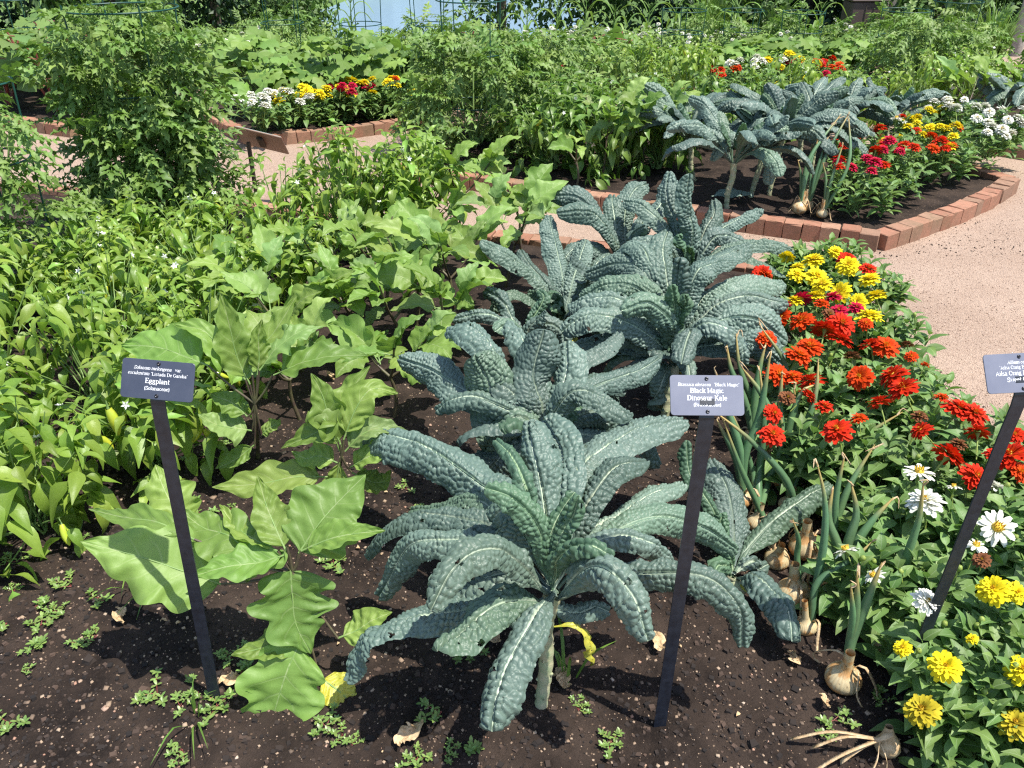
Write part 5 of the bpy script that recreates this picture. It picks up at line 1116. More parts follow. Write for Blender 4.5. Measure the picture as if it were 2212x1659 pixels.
FLW = [ # view position, colour, relative diameter
 (1757, 563, 'yellow', 1.), (1832, 575, 'yellow', 1.05), (1722, 578, 'yellow', .7), (1763, 600, 'yellow', 1.1), (1775, 617, 'yellow', 1.), (1720, 595, 'yellow', .8), (1815, 632, 'yellow', 1.05), (1878, 605, 'yellow', 1.), (1892, 640, 'yellow', 1.), (1760, 640, 'yellow', .9), (1853, 652, 'yellow', .8), (1878, 685, 'yellow', 1.2), (1718, 650, 'yellow', .8), (1700, 555, 'yellow', .7), (1805, 545, 'yellow', .7),
 (1875, 582, 'red', .8), (1828, 560, 'red', .8), (1645, 592, 'red', .9), (1655, 595, 'orange', .7),
 (1732, 646, 'pink', .9), (1800, 642, 'pink', .8), (1812, 672, 'pink', .8), (1850, 665, 'pink', .7), (1695, 660, 'pink', .7), (1775, 657, 'orange', .7),
 (1690, 685, 'orange', .9), (1732, 695, 'orange', 1.35), (1655, 732, 'orange', 1.), (1782, 712, 'red', 1.3), (1817, 700, 'red', 1.2), (1814, 735, 'red', 1.2), (1748, 752, 'orange', 1.3), (1725, 770, 'orange', 1.2), (1880, 745, 'red', 1.), (1912, 750, 'orange', 1.2),
 (1680, 810, 'orange', 1.2), (1712, 815, 'orange', .9), (1752, 825, 'red', 1.3), (1745, 855, 'red', .9), (1858, 815, 'orange', 1.2), (1930, 812, 'red', 1.6), (1952, 840, 'red', 1.5), (1900, 870, 'red', 1.1), (1670, 893, 'red', .9), (1668, 940, 'red', 1.2), (1808, 930, 'red', 1.35),
 (1968, 770, 'orange', .6), (1998, 788, 'orange', .45), (2035, 860, 'orange', .7), (2070, 885, 'red', 1.4), (2105, 895, 'red', 1.2), (2112, 935, 'red', 1.1), (2192, 940, 'red', .9), (2048, 985, 'red', 1.9), (2185, 985, 'red', 1.7), (2202, 1020, 'orange', 1.), (2105, 1030, 'red', 1.4), (2150, 985, 'red', 1.),
 (1985, 1022, 'white', 1.4), (1998, 1085, 'white', 1.6), (2150, 1055, 'white', 1.), (2152, 1140, 'white', 1.7), (2108, 1180, 'white', 1.1), (1828, 1190, 'white', 1.15), (1888, 1245, 'white', 1.), (2000, 1298, 'white', 1.2), (2060, 1052, 'white', .7),
 (2146, 1275, 'yellow', 1.45), (2195, 1280, 'yellow', 1.), (1950, 1400, 'yellow', .85), (2042, 1440, 'yellow', 1.45), (2212, 1450, 'yellow', 1.6), (2100, 1380, 'yellow', .5), (1992, 1535, 'old', 1.55), (2195, 1565, 'old', 1.5),
 (1790, 680, 'fade', .7), (1840, 770, 'fade', .8), (1700, 860, 'fade', .8), (1985, 900, 'fade', .8), (2070, 960, 'fade', .8), (1855, 905, 'orange', .8), (1960, 745, 'fade', .6), (2120, 1210, 'fade', .8), (1780, 880, 'red', .9), (1990, 930, 'red', 1.), (1870, 700, 'orange', .7)]
for i, (u_, v_, c, dm) in enumerate(FLW):
    zt = .37 if v_ < 1000 else (.345 if v_ < 1300 else .30)
    if v_ > 1500: zt = .235
    if c == 'white' and u_ < 1900: zt = .275
    p = at(u_, v_, zt); g = np.random.default_rng(i + 555); b0 = min(roots, key=lambda r: (r[1][0] - p[0]) ** 2 + (r[1][1] - p[1]) ** 2)
    o = obj('flower', FL[c][g.integers(len(FL[c]))], b0[0]); o.location = [float(a) for a in (p - b0[1])]
    s = dm * depth(p) * 47 / FOC / .060; s = min(max(s, .4), 1.5); o.scale = (s,) * 3; o.rotation_euler = (g.normal(.3, .34), g.normal(0, .34), g.random() * 6.28)
ZC = 'zinnias of the second bed'
for i, ((u_, v_), cols, nf, lb, H) in enumerate([((1840, 455), ('pink', 'red'), 8, 'crimson zinnia at the brick corner of the second bed', .30), ((1905, 430), ('red', 'pink'), 7, 'crimson and red zinnia just past the brick corner', .32), ((1950, 400), ('red', 'orange', 'yellow'), 8, 'red zinnia mixed with yellow blooms along the curved bricks', .34),
        ((1860, 400), ('red', 'orange'), 8, 'orange-red zinnia behind the crimson one', .34), ((2010, 385), ('yellow', 'red'), 7, 'yellow zinnia between red and white ones', .34), ((1945, 360), ('yellow', 'red', 'white'), 7, 'yellow zinnia at the back of the second bed row', .34), ((2080, 370), ('whited',), 7, 'white zinnia beside the curved bricks', .34),
        ((2130, 345), ('whited',), 7, 'white zinnia at the far end of the curved bricks', .36), ((2060, 330), ('whited',), 8, 'tall white zinnia before the far eggplants', .38), ((2000, 335), ('whited', 'yellow'), 6, 'white zinnia above the yellow ones', .34)]):
    zinnia(at(u_, v_), lb, 100 + i, .22, H, ZC, 34, rand=(cols, nf + 2), fs=1.3, buds=3)
for i, ((u_, v_), cols, nf, lb, H) in enumerate([((568, 290), ('whited',), 11, 'white zinnia at the left end of the distant flower row', .30), ((610, 280), ('whited', 'yellow'), 9, 'white and yellow zinnia beside the slanted panel', .3), ((655, 272), ('yellow',), 10, 'yellow zinnia in the distant row next to the white ones', .3),
        ((700, 265), ('yellow',), 9, 'yellow zinnia left of the distant crimson ones', .3), ((752, 262), ('pink', 'pink', 'yellow'), 9, 'crimson zinnia in the distant flower row', .3), ((800, 255), ('pink', 'yellow'), 8, 'mixed crimson and yellow zinnia in the distant row', .3), ((845, 250), ('yellow',), 9, 'yellow zinnia at the right of the distant row', .3), ((895, 252), ('red', 'orange'), 4, 'red zinnia by the dark caged tomato', .3)]):
    zinnia(at(u_, v_), lb, 120 + i, .24, H, 'zinnias of the distant row', 30, rand=(cols, nf), fs=1.5, buds=0)
for i, ((u_, v_), cols, nf, lb, H) in enumerate([((1610, 215), ('whited',), 7, 'far white zinnia behind the second bed', .36), ((1655, 215), ('whited', 'yellow'), 7, 'far white zinnia next to the far yellow', .38), ((1690, 218), ('yellow',), 16, 'far yellow zinnia above the distant bricks', .42), ((1740, 218), ('red', 'pink'), 8, 'far red zinnia right of the far yellow', .36), ((1790, 215), ('red', 'orange'), 7, 'far orange-red zinnia at the end of the distant bricks', .34),
        ((1560, 225), ('red', 'orange'), 5, 'far red zinnia left of the white ones', .3), ((1172, 230), ('pink',), 5, 'lone crimson zinnia showing between the peppers', .45)]):
    zinnia(at(u_, v_), lb, 140 + i, .28, H, 'zinnias of the far bed', 30, rand=(cols, nf), fs=1.5, buds=0)

# ------------------------------------------------------------------ onions
def onion(base, bulb, leaves, label, seed, tilt=(0, 0), r=.034, neck=.05, group='onions of the front bed', dryk=3, sink=.3):
    g = np.random.default_rng(seed + 7000); base = np.array(base, float); root = thing('onion_plant', label, 'onion', base, group)
    q = Euler((tilt[0], tilt[1], 0)).to_matrix(); h_ = r * 1.9
    if bulb:
        s = np.linspace(0, 1, 16); pr = [(max(.0005, r * math.sin(math.pi * a ** .9) ** .72), h_ * a - r * sink) for a in s[:13]]
        pr += [(r * .42, h_ * .87 - r * sink), (r * .30, h_ * 1.05 - r * sink), (r * .26, h_ * 1.2 - r * sink + neck * .5)]
        o = obj('bulb', lathe(Buf(), pr, 24, 0, wob=.05, seed=seed).mesh('bulb', M['onion']), root); o.rotation_euler = (tilt[0], tilt[1], g.random() * 6)
    tip0 = np.array(q @ Vector((0, 0, h_ * .8 - r * sink)))
    for pts, rad in leaves:
        P3 = [tip0] + [np.array(p) - base for p in pts]; P, L = crv(P3, 16); t = np.linspace(0, 1, 16)
        b_ = tube(Buf(), P, rad * (.8 + .6 * np.sin(math.pi * np.clip(t * .8 + .1, 0, 1))) * (1 - t ** 3 * .85), 7); V = b_.V[0]; o = obj('leaf', b_.mesh('leaf', M['oni']), root)
        P, _ = crv([P3[-1] - (P3[-1] - P3[-2]) * .1, P3[-1] + g.normal(0, .01, 3), P3[-1] + np.array([g.normal(0, .012), -.008, g.uniform(-.03, .02)])], 6); tube_ = tube(Buf(), P, [.0028, .0026, .002, .0018, .0014, .0006], 5); obj('dry_tip', tube_.mesh('dry_tip', M['dry']), root)
    for k in range(dryk):
        a = g.random() * 6.28; d = np.array([math.cos(a), math.sin(a), 0]); P, _ = crv([tip0, tip0 + d * .03 + UP * g.uniform(0, .05), tip0 + d * .06 - UP * .03 + g.normal(0, .01, 3), tip0 + d * .07 - UP * g.uniform(.04, .09)], 10)
        P[:, 2] = np.maximum(P[:, 2], .006)
        obj('dry_leaf', ribbon(Buf(), P, g.uniform(.005, .009), .0008, nrm(np.cross(d, UP)[None] + g.normal(0, .3, 3))[0]).mesh('dry_leaf', M['dry']), root)
    return root
def L_(pts, y, dy, rad=.0055): n_ = len(pts); return ([aty(u_, v_, y + dy * i / max(1, n_ - 1)) for i, (u_, v_) in enumerate(pts)], rad)
onion(at(1818, 1478), True, [L_([(1836, 1390), (1850, 1310), (1852, 1235)], 1.33, .01, .0085), L_([(1838, 1385), (1872, 1300), (1905, 1215)], 1.33, .03, .0095), L_([(1834, 1400), (1842, 1330), (1838, 1262)], 1.33, 0, .007)], 'front onion bulb sitting on the soil with broken green leaves', 1, (.05, .1), .041, .07)
onion(at(1712, 1300), True, [L_([(1722, 1200), (1725, 1165), (1712, 1120)], 1.60, .0, .006)], 'upright brown onion bulb behind the small kale leaf', 2, (.0, .12), .044, .07, sink=.15)
onion(at(1742, 1365), True, [L_([(1765, 1260), (1840, 1210), (1890, 1165)], 1.5, .05, .007), L_([(1762, 1270), (1780, 1170), (1782, 1080), (1765, 1000)], 1.52, .06, .0075)], 'slim yellow onion with two long grey-green leaves', 3, (.05, .2), .027, .09, sink=.2)
onion(at(1740, 1195), True, [L_([(1725, 1130), (1700, 1040), (1620, 950), (1545, 890)], 1.85, .05, .0085)], 'pale onion bulb partly behind the zinnia leaves', 4, (.1, .1), .047, .05, dryk=4)
onion(at(1675, 1215), True, [L_([(1650, 1120), (1600, 1010), (1560, 900)], 1.85, .05, .007)], 'onion in dry brown husk under the kale leaf', 5, (.1, -.3), .034, .05, dryk=5)
onion(at(1632, 1140), True, [L_([(1630, 1040), (1600, 940), (1570, 870)], 2.0, .05, .008), L_([(1640, 1030), (1650, 900), (1640, 790)], 2.0, .1, .009), L_([(1660, 1040), (1690, 950), (1680, 860)], 2.0, .1, .008)], 'onion with tall hollow leaves right of the kale sign', 6, (.1, 0), .03, .05, dryk=4)
onion(at(1700, 1100), True, [L_([(1715, 990), (1760, 860), (1768, 775)], 2.05, .1, .009), L_([(1700, 980), (1720, 930), (1715, 830)], 2.05, .08, .009), L_([(1740, 1000), (1830, 960), (1950, 890)], 2.0, .05, .008)], 'onion whose longest leaf stands against the red zinnias', 7, (.1, 0), .03, .05, dryk=4)
onion(at(1655, 1000), True, [L_([(1640, 900), (1600, 800), (1590, 720)], 2.3, .1, .009), L_([(1670, 900), (1700, 800), (1640, 700)], 2.3, .1, .008)], 'onion under the right side leaves of the fountain kale', 8, (.1, 0), .03, .05, dryk=4)
onion(at(1770, 1230), True, [L_([(1800, 1180), (1805, 1080), (1825, 980)], 1.7, .05, .008), L_([(1790, 1180), (1830, 1060), (1890, 960)], 1.72, .08, .008)], 'onion with dry topped leaves below the red blooms', 9, (.1, .1), .03, .05, dryk=5)
onion(at(1905, 1395), True, [L_([(1940, 1290), (1960, 1200), (1985, 1120), (1995, 1040)], 1.5, .02, .009), L_([(1950, 1300), (1985, 1230)], 1.5, 0, .009)], 'onion buried beside the white zinnias with a tall hollow leaf', 10, (.1, .1), .036, .06, dryk=4)
for i, (b0, lv, lb) in enumerate([((1600, 1090), [[(1600, 980), (1570, 880), (1545, 800)], [(1610, 980), (1640, 900), (1665, 760)], [(1590, 990), (1560, 930), (1548, 905)]], 'onion behind the upright kale leaf with three slanting leaves'),
        ((1690, 1050), [[(1680, 940), (1650, 860), (1600, 790)], [(1700, 940), (1730, 850), (1765, 830)], [(1690, 950), (1685, 880), (1690, 800)]], 'onion in the thick of the leaf tangle right of the kale sign'),
        ((1620, 960), [[(1610, 870), (1580, 800), (1570, 745)], [(1630, 870), (1640, 800), (1655, 740)]], 'rearmost onion below the fountain kale'),
        ((1820, 1290), [[(1830, 1180), (1850, 1110), (1838, 1040)], [(1810, 1180), (1790, 1120), (1800, 1050)], [(1835, 1200), (1880, 1130), (1930, 1075)]], 'onion with three leaves just left of the hollow leaf among white zinnias')]):
    y_ = at(*b0)[1]; onion(at(*b0), True, [L_(q_, y_ + .02, .05, .0095) for q_ in lv], lb, 50 + i, (.1, 0), .034, .05, dryk=6)
# uprooted onion at the bottom
fb = at(1915, 1628); root = thing('dried_onion', 'dried uprooted onion lying at the bottom with straw coloured leaves', 'onion', fb)
lathe_ = lathe(Buf(), [(.0005, -.006), (.020, .002), (.026, .016), (.024, .03), (.014, .046), (.009, .062), (.008, .07)], 18, wob=.12, seed=3).mesh('bulb', M['dry']); o = obj('bulb', lathe_, root); o.location = (0, 0, .004); o.rotation_euler = (-.15, -.1, 0)
for k, (dx, dy, z) in enumerate([(-.11, -.03, .012), (-.16, -.0, .02), (-.08, -.08, .01), (-.19, -.06, .012), (-.05, -.09, .01), (-.2, .02, .02)]):
    P, _ = crv([(-.008, -.01, .074), (-.03, -.01, .06), (dx * .6, dy * .6, .035 + z), (dx, dy, z)], 12); obj('dry_leaf', ribbon(Buf(), P, .010 - .001 * (k % 3), .002, nrm(np.array([[.2, 1., .3 * (-1) ** k]]))[0]).mesh('dry_leaf', M['dry']), root)
for i, (u_, v_, lb) in enumerate([(1722, 462, 'largest onion on the soil of the second bed'), (1742, 455, 'onion with dry skin next to the largest one in the second bed'), (1775, 470, 'onion with a bent over leaf at the foot of the crimson zinnias')]):
    b0 = at(u_, v_); onion(b0, True, [([b0 + [.03 + .04 * i, .05, .3], b0 + [.12 + .1 * (i != 2), .2, .52]], .009), ([b0 + [.0, .04, .2], b0 + [-.03, .06, .3]], .008), ([b0 + [.02, .02, .2], b0 + [.08, .1, .4]], .008)], lb, 30 + i, (.1, .15), .045 - .006 * i, .08, 'onions of the second bed', dryk=4, sink=.1)

# ------------------------------------------------------------------ squash, okra, beans, corn and far mass
def squash(loc, label, seed, Rr=.5, H=.75, n_=34, size=.32, group='squash plants'):
    g = np.random.default_rng(seed + 1200); root = thing('squash_plant', label, 'squash plant', loc, group)
    ph = g.random(n_) * 6.28; q = np.sqrt(g.random(n_)); p = np.stack([Rr * q * np.cos(ph), Rr * q * np.sin(ph), H * (1 - .5 * q ** 2) * g.uniform(.6, 1.05, n_)], 1)
    D = np.stack([np.cos(ph), np.sin(ph), g.normal(-.1, .25, n_)], 1); U = UP + g.normal(0, .35, (n_, 3)) + np.array([0, -.25, 0]); me = SQM; sb = Buf()
    for i in range(n_):
        place_leaf('leaf', me[g.integers(3)], root, p[i], D[i], U[i], size * g.uniform(.7, 1.2)); P, _ = crv([(p[i][0] * .3, p[i][1] * .3, .02), p[i] * .8, p[i]], 5); tube(sb, P, .006, 4)
    obj('stem', sb.mesh('stem', M['stem_g']), root); return root
SQM = leaf_meshes('leaf', SQU, [M['squ']], 1.)
for i, (x, y, H, lb) in enumerate([(-2.0, 7.45, .50, 'squash plant above the white zinnias of the distant row'), (-1.45, 7.6, .62, 'tallest squash plant with raised leaves above the yellow zinnias'), (-.95, 7.75, .52, 'squash plant behind the crimson zinnias'), (-2.35, 8.1, .5, 'squash plant behind, at the left of the squash bed'),
        (-1.2, 8.3, .52, 'rear squash plant below the lake'), (1.9, 8.9, .32, 'far squash plant behind the white flowers'), (2.5, 8.9, .40, 'far squash plant above the far zinnias'), (3.1, 9.0, .40, 'far squash plant left of the dark tomato'), (2.9, 9.5, .36, 'far squash plant below the small trees'), (3.6, 9.3, .36, 'far squash plant behind the dark tomato'), (4.3, 9.2, .3, 'far squash plant by the lawn edge')]):
    squash((x, y, .07), lb, i, .48, H, 32 if y > 8.9 else 60, .20)
def okra(loc, label, seed, H=1.1):
    g = np.random.default_rng(seed + 1300); root = thing('okra_plant', label, 'okra plant', loc, 'red stemmed okra plants'); sb = Buf()
    for k in range(4):
        a = k * 1.6 + g.random(); top = np.array([math.cos(a) * .22, math.sin(a) * .22, H * g.uniform(.75, 1.)]); P, _ = crv([(0, 0, 0), top * np.array([.5, .5, .4]), top], 8); tube(sb, P, np.linspace(.016, .008, 8), 6)
        for j in range(7):
            q = top * np.array([.8, .8, .35 + .1 * j]); a2 = g.random() * 6.28; d = (math.cos(a2), math.sin(a2), .2); e_ = q + np.array(d) * .14; P, _ = crv([q, e_], 4); tube(sb, P, .005, 4)
            place_leaf('leaf', OKM[g.integers(3)], root, e_, d, UP + g.normal(0, .3, 3), .26 * g.uniform(.7, 1.1))
    obj('stem', sb.mesh('stem', M['stem_r']), root)
OKM = leaf_meshes('leaf', SQU, [M['zin']], 1.)
for i, (x, y, lb) in enumerate([(-4.5, 7.7, 'red stemmed okra at the left margin'), (-3.95, 7.45, 'red stemmed okra behind the left brick edging'), (-3.5, 7.8, 'red stemmed okra next to the big tomato'), (-4.2, 8.4, 'rear red stemmed okra with pale leaves'), (-.6, 9.0, 'small red stemmed okra behind the squash'), (1.0, 8.9, 'red stemmed okra by the far path glimpse')]): okra((x, y, .07), lb, i, .66 if x < -3 else .45)
# far leafy plants: twelve moulds copied
def mould(kind, seed):
    g = np.random.default_rng(seed + 1500)
    if kind == 'bean':
        b_, sb, tips, _ = bush_buf(seed, FARL, .40, .52, 90, 7, .085, elev=(-.4, .7)); nm = 'bean_plant'; lab = 'bean plant'; mat = M['far']
    elif kind == 'flow':
        b_, sb, tips, _ = bush_buf(seed, FARL, .40, .50, 90, 7, .080, elev=(-.4, .7)); nm = 'tall_zinnia_plant'; lab = 'tall zinnia'; mat = M['far']
    else:
        b_, sb, tips, _ = bush_buf(seed, FARL, .44, .46, 90, 7, .09, elev=(-.4, .7)); nm = 'leafy_vegetable_plant'; lab = 'vegetable plant'; mat = M['tom']
    root = thing(nm, 'x', lab, (0, 0, 0), 'far vegetables'); obj('foliage', b_.mesh('foliage', mat), root, kind='stuff'); obj('stem', sb.mesh('stem', M['stem_g']), root)
    if kind == 'flow':
        top = tips[np.argsort(-tips[:, 2])]
        for k in range(8): p = top[g.integers(40)]; o = obj('flower', FL['whited'][k % 2], root); o.location = (p[0], p[1], p[2] + .05); o.scale = (.85,) * 3; o.rotation_euler = (.5, .2, k)
    return root
MOU = {k: [mould(k, i * 3 + j) for j in range(2)] for i, k in enumerate(('bean', 'flow', 'leafy'))}
used = {id(m_): False for v in MOU.values() for m_ in v}
def put(kind, j, x, y, s, label, group):
    src = MOU[kind][j % 2]; rz = random.random() * 6.28
    if not used[id(src)]:
        used[id(src)] = True; src.location = (x, y, float(terrain(np.array(x), np.array(y))) + .03); src.rotation_euler = (0, 0, rz); src.scale = (s,) * 3; src['label'] = label; src['group'] = group
    else: copy_tree(src, (x, y, float(terrain(np.array(x), np.array(y))) + .03), rz, label, s, group)
nm_kind = {'bean': 'pale green bean plant', 'flow': 'white flowering leafy plant', 'leafy': 'dark green leafy vegetable'}
k = 0
for y, x0, x1, kinds, where in ((8.6, -6.2, -2.9, ('flow', 'bean'), 'in the row behind the okra at upper left'), (9.1, -6.8, -2.8, ('flow', 'leafy'), 'in the second row behind the okra'), (9.6, -7, -.2, ('bean', 'leafy'), 'in the row right below the lake'), (8.9, -2.4, -.4, ('bean', 'leafy'), 'between the squash and the lake'),
        (8.4, -.2, 1.4, ('leafy', 'bean'), 'in the front far row above the second bed peppers'), (8.9, -.2, 1.5, ('flow', 'flow'), 'in the white flower patch, front row'), (9.4, -.1, 2.9, ('flow', 'flow'), 'in the white flower patch, middle row'), (9.9, -.2, 4.0, ('flow', 'bean'), 'in the white flower patch, rear row before the corn'),
        (7.6, -.4, 1.2, ('leafy', 'bean'), 'directly behind the second bed tomatoes'), (10.2, -7.4, -2.6, ('leafy', 'bean'), 'in the last row below the dark trees at upper left'), (8.1, 1.4, 3.3, ('leafy', 'bean'), 'behind the far zinnias'), (9.9, 4.1, 5.0, ('leafy', 'bean'), 'below the utility box')):
    x = x0
    while x < x1:
        kd = kinds[k % 2]; s = random.uniform(.85, 1.08) * (1.08 - .10 * (y - 8.4))
        if y < 8.2: s *= 1.1 if x < 1.3 else .6
        put(kd, k // 2, x + random.uniform(-.1, .1), y + random.uniform(-.12, .12), s, nm_kind[kd] + ' ' + where, 'far vegetable rows'); x += .55; k += 1
def corn(loc, label, seed, H=1.3):
    g = np.random.default_rng(seed + 1700); root = thing('corn_plant', label, 'corn plant', loc, 'far corn plants'); sb = tube(Buf(), np.array([[0, 0, 0], [.01, 0, H * .5], [.02, .01, H]]), [.014, .011, .005], 6); obj('stem', sb.mesh('stem', M['corn']), root)
    for k in range(9):
        z = H * (.2 + .09 * k); a = k * 2.6 + g.random(); d = np.array([math.cos(a), math.sin(a), 0]); p0 = np.array([.01, 0, z]); L = g.uniform(.26, .4)
        P, _ = crv([p0, p0 + d * L * .3 + UP * L * .4, p0 + d * L * .65 + UP * L * .42, p0 + d * L + UP * L * .05], 12); t = np.linspace(0, 1, 12)
        T, S, Nn = frames(P, UP * 1.); hw = .016 * np.sin(math.pi * (t * .92 + .06)) ** .6; b_ = Buf(); V = np.stack([P - S * hw[:, None] + Nn * hw[:, None] * .4, P, P + S * hw[:, None] + Nn * hw[:, None] * .4], 1)
        lf = np.zeros(V.shape); lf[..., 1] = t[:, None]; b_.add(V, gq(12, 3), lf); obj('leaf', b_.mesh('leaf', M['corn']), root)
    for k in range(5):
        a = g.random() * 6.28; tube_ = tube(Buf(), np.array([[.02, .01, H], [.02 + .05 * math.cos(a), .01 + .05 * math.sin(a), H + .06], [.02 + .08 * math.cos(a), .08 * math.sin(a), H + .08]]), [.004, .004, .002], 4); obj('tassel', tube_.mesh('tassel', M['corn']), root)
cl = 'tall corn plant rising above the white flowers before the lake and trees'
for i, x in enumerate([.15, .5, .8, 1.15, 1.5, 1.85, 2.2, 2.55, -1.8, -.5, 3.4]): corn((x, 10.0 + .3 * (i % 2), .0), ['corn plant at the right shore of the lake behind the white flowers', 'second corn plant from the lake', 'corn plant left of the centre of the corn group', 'corn plant in the centre of the corn group', 'corn plant right of the centre of the corn group', 'third corn plant from the right end of the corn group', 'second corn plant from the right end of the corn group', 'last corn plant at the right of the corn group', 'corn plant standing left in front of the lake', 'corn plant at the middle of the lake', 'corn plant left of the small tree before the dark wood'][i], i, .56 + .06 * (i % 3))

# ------------------------------------------------------------------ trees, box, pole, grass clump
LEAFT = [tmpl(3, 3, ov(.8, .3), lambda t: .2 - .6 * t, .3, 0, s) for s in range(2)]
def tree(loc, label, seed, H=4, Rr=1.6, z0=.6, n_=260, per=16, size=.13, mat='tree', name='leafy_tree', group=None, trunk=.1):
    g = np.random.default_rng(seed + 2000); root = thing(name, label, 'tree', loc, group)
    zz = g.uniform(0, 1, n_); pr = np.sqrt(np.clip(np.sin(math.pi * (zz * .9 + .08)), 0, 1)); a = g.random(n_) * 6.28; q = np.sqrt(g.uniform(.12, 1, n_))
    c = np.stack([np.cos(a) * Rr * pr * q, np.sin(a) * Rr * pr * q, z0 + zz * (H - z0)], 1) + g.normal(0, .12, (n_, 3))
    k = n_ * per; lo = np.repeat(c, per, 0) + g.normal(0, .17, (k, 3)); D = nrm(g.normal(0, 1, (k, 3)) + np.array([0, 0, -.3])); U = UP + g.normal(0, .5, (k, 3)); s = size * g.uniform(.6, 1.3, k)
    b_ = Buf(); inst(b_, LEAFT[0], lo, D, U, s, g); obj('crown', b_.mesh('crown', M[mat]), root, kind='stuff')
    sb = Buf(); P, _ = crv([(0, 0, -.3), (.03, 0, H * .4), (0, .05, H * .9)], 8); tube(sb, P, np.linspace(trunk, trunk * .25, 8), 8)
    for i in range(9):
        p = c[g.integers(n_)]; P, _ = crv([(0, 0, max(.2, p[2] * .5)), p * np.array([.5, .5, .85]), p], 6); tube(sb, P, np.linspace(trunk * .4, trunk * .08, 6), 5)
    obj('trunk', sb.mesh('trunk', M['bark']), root); return root
def gz(x, y): return float(terrain(np.array(float(x)), np.array(float(y)))) - .03
TR = [(-7.6, 15, 4.5, 1.9, 'treed', 'dark conifer-like tree at the upper left corner'), (-5.6, 17, 4.5, 1.6, 'treed', 'dark tree behind the far tomatoes at upper left'), (-5.1, 15.5, 4.2, .5, 'treed', 'narrow dark tree at the left end of the lake'),
      (-4.0, 16.5, .65, .75, 'tree', 'rounded light green bush against the lake'), (-.2, 16, 4.2, .75, 'tree', 'leafy tree at the right end of the lake'), (1.5, 18, 5, 1.7, 'tree', 'broad mid green tree right of the lake'), (3.6, 16.5, 5, 1.9, 'treed', 'dark spreading tree above the far corn'),
      (5.4, 16.5, 5, 1.9, 'treed', 'dark tree behind the small apple tree'), (6.9, 15.2, 5, 1.6, 'treed', 'dark tree behind the brown utility box'), (7.3, 17.5, 5, 1.3, 'treed', 'dark tree right of the wooden post'), (-9.6, 14, 4.5, 2., 'treed', 'dark tree beyond the upper left corner'),
      (3.2, 12.4, .85, .6, 'tree', 'small loose apple tree left of the utility box'), (5.75, 12.4, .75, .5, 'tree', 'light green shrub right of the utility box before the dark wood'), (-6.1, 13.5, 2.2, 1.0, 'tree', 'light leafy tree at the upper left'), (9.8, 17, 4.6, 1.5, 'tree', 'light green tree above the lawn gap at upper right'), (11.5, 15, 4, 1.6, 'tree', 'leafy tree at the upper right margin')]
for i, (x, y, H, r_, mt, lb) in enumerate(TR): tree((x, y, gz(x, y)), lb, i, H, r_, .05 if mt == 'treed' or H < 2.5 else .1, int(170 * min(2.2, r_ * r_) + 60), 18, .15 if r_ > 1 else .12, mt)
# far shore wood
for i, x in enumerate(np.arange(-24, 16, 2.6)): tree((x, 62 + 3 * (i % 2), -1.2), 'tree of the wooded far lake shore', 60 + i, 7, 2.6, .1, 120, 14, .5, 'tree', group='trees on the far lake shore', trunk=.25)
bx_ = (5.05, 13.0); root = thing('utility_box', 'brown metal utility box in front of the dark trees', 'utility box', (*bx_, gz(*bx_)))
b_ = Buf(); box(b_, (0, 0, .28), (.50, .4, .58), ch=.02); obj('cabinet', b_.mesh('cabinet', M['boxb'], smooth=False), root)
b_ = Buf(); box(b_, (0, 0, .585), (.54, .44, .03), ch=.01); obj('lid', b_.mesh('lid', M['boxb'], smooth=False), root)
b_ = Buf(); box(b_, (-.05, -.205, .28), (.012, .010, .5)); obj('door_seam', b_.mesh('door_seam', M['bark'], smooth=False), root)
b_ = Buf(); box(b_, (.08, -.215, .32), (.03, .03, .1), ch=.005); obj('handle', b_.mesh('handle', M['metal'], smooth=False), root)
px_ = (5.42, 13.1); root = thing('wooden_post', 'short weathered double wooden post beside the utility box', 'post', (*px_, gz(*px_)))
for k in (-1, 1):
    b_ = Buf(); box(b_, (k * .1, .02 * k, .3), (.16, .14, .66 + .05 * k), ch=.015); obj('timber', b_.mesh('timber', M['wood'], smooth=False), root)
pp = (6.2, 10.9); root = thing('wooden_pole', 'grey wooden pole standing on the lawn at upper right', 'pole', (*pp, gz(*pp)))
tb = tube(Buf(), np.array([[0, 0, -.3], [0, 0, 2.], [.02, 0, 6.]]), [.075, .07, .06], 12); obj('shaft', tb.mesh('shaft', M['wood']), root)
b_ = tube(Buf(), np.array([[0, 0, 1.55], [0, 0, 1.62]]), [.076, .076], 12); obj('metal_band', b_.mesh('metal_band', M['metal']), root)
def grass_clump(loc, label, n_=260, H=.9, Rr=.35, name='ornamental_grass', w_=.008, mat='grass', seed=0, cat='grass clump', group=None):
    g = np.random.default_rng(seed + 4000); root = thing(name, label, cat, loc, group); b_ = Buf()
    for k in range(n_):
        a = g.random() * 6.28; r_ = Rr * g.random(); d = np.array([math.cos(a), math.sin(a), 0]); h_ = H * g.uniform(.5, 1); p0 = d * r_ * .25
        P, _ = crv([p0, p0 + d * r_ * .4 + UP * h_ * .7, p0 + d * r_ * 1.1 + UP * h_ * g.uniform(.6, 1.)], 6); S = nrm(np.cross(d, UP)[None])[0]; hw = w_ * np.array([.7, 1, 1, .8, .5, .05])
        b_.add(np.stack([P - S * hw[:, None], P + S * hw[:, None]], 1), gq(6, 2), np.tile([0, .5, g.random()], (12, 1)).reshape(12, 3))
    obj('blades', b_.mesh('blades', M[mat]), root, kind='stuff'); return root
grass_clump((5.35, 9.9, gz(5.35, 9.9)), 'clump of ornamental grass at the edge of the lawn at upper right')
grass_clump((2.6, 11.8, gz(2.6, 11.8)), 'pale feathery grass clump behind the white flowers', 200, 1.1, .4, seed=2)

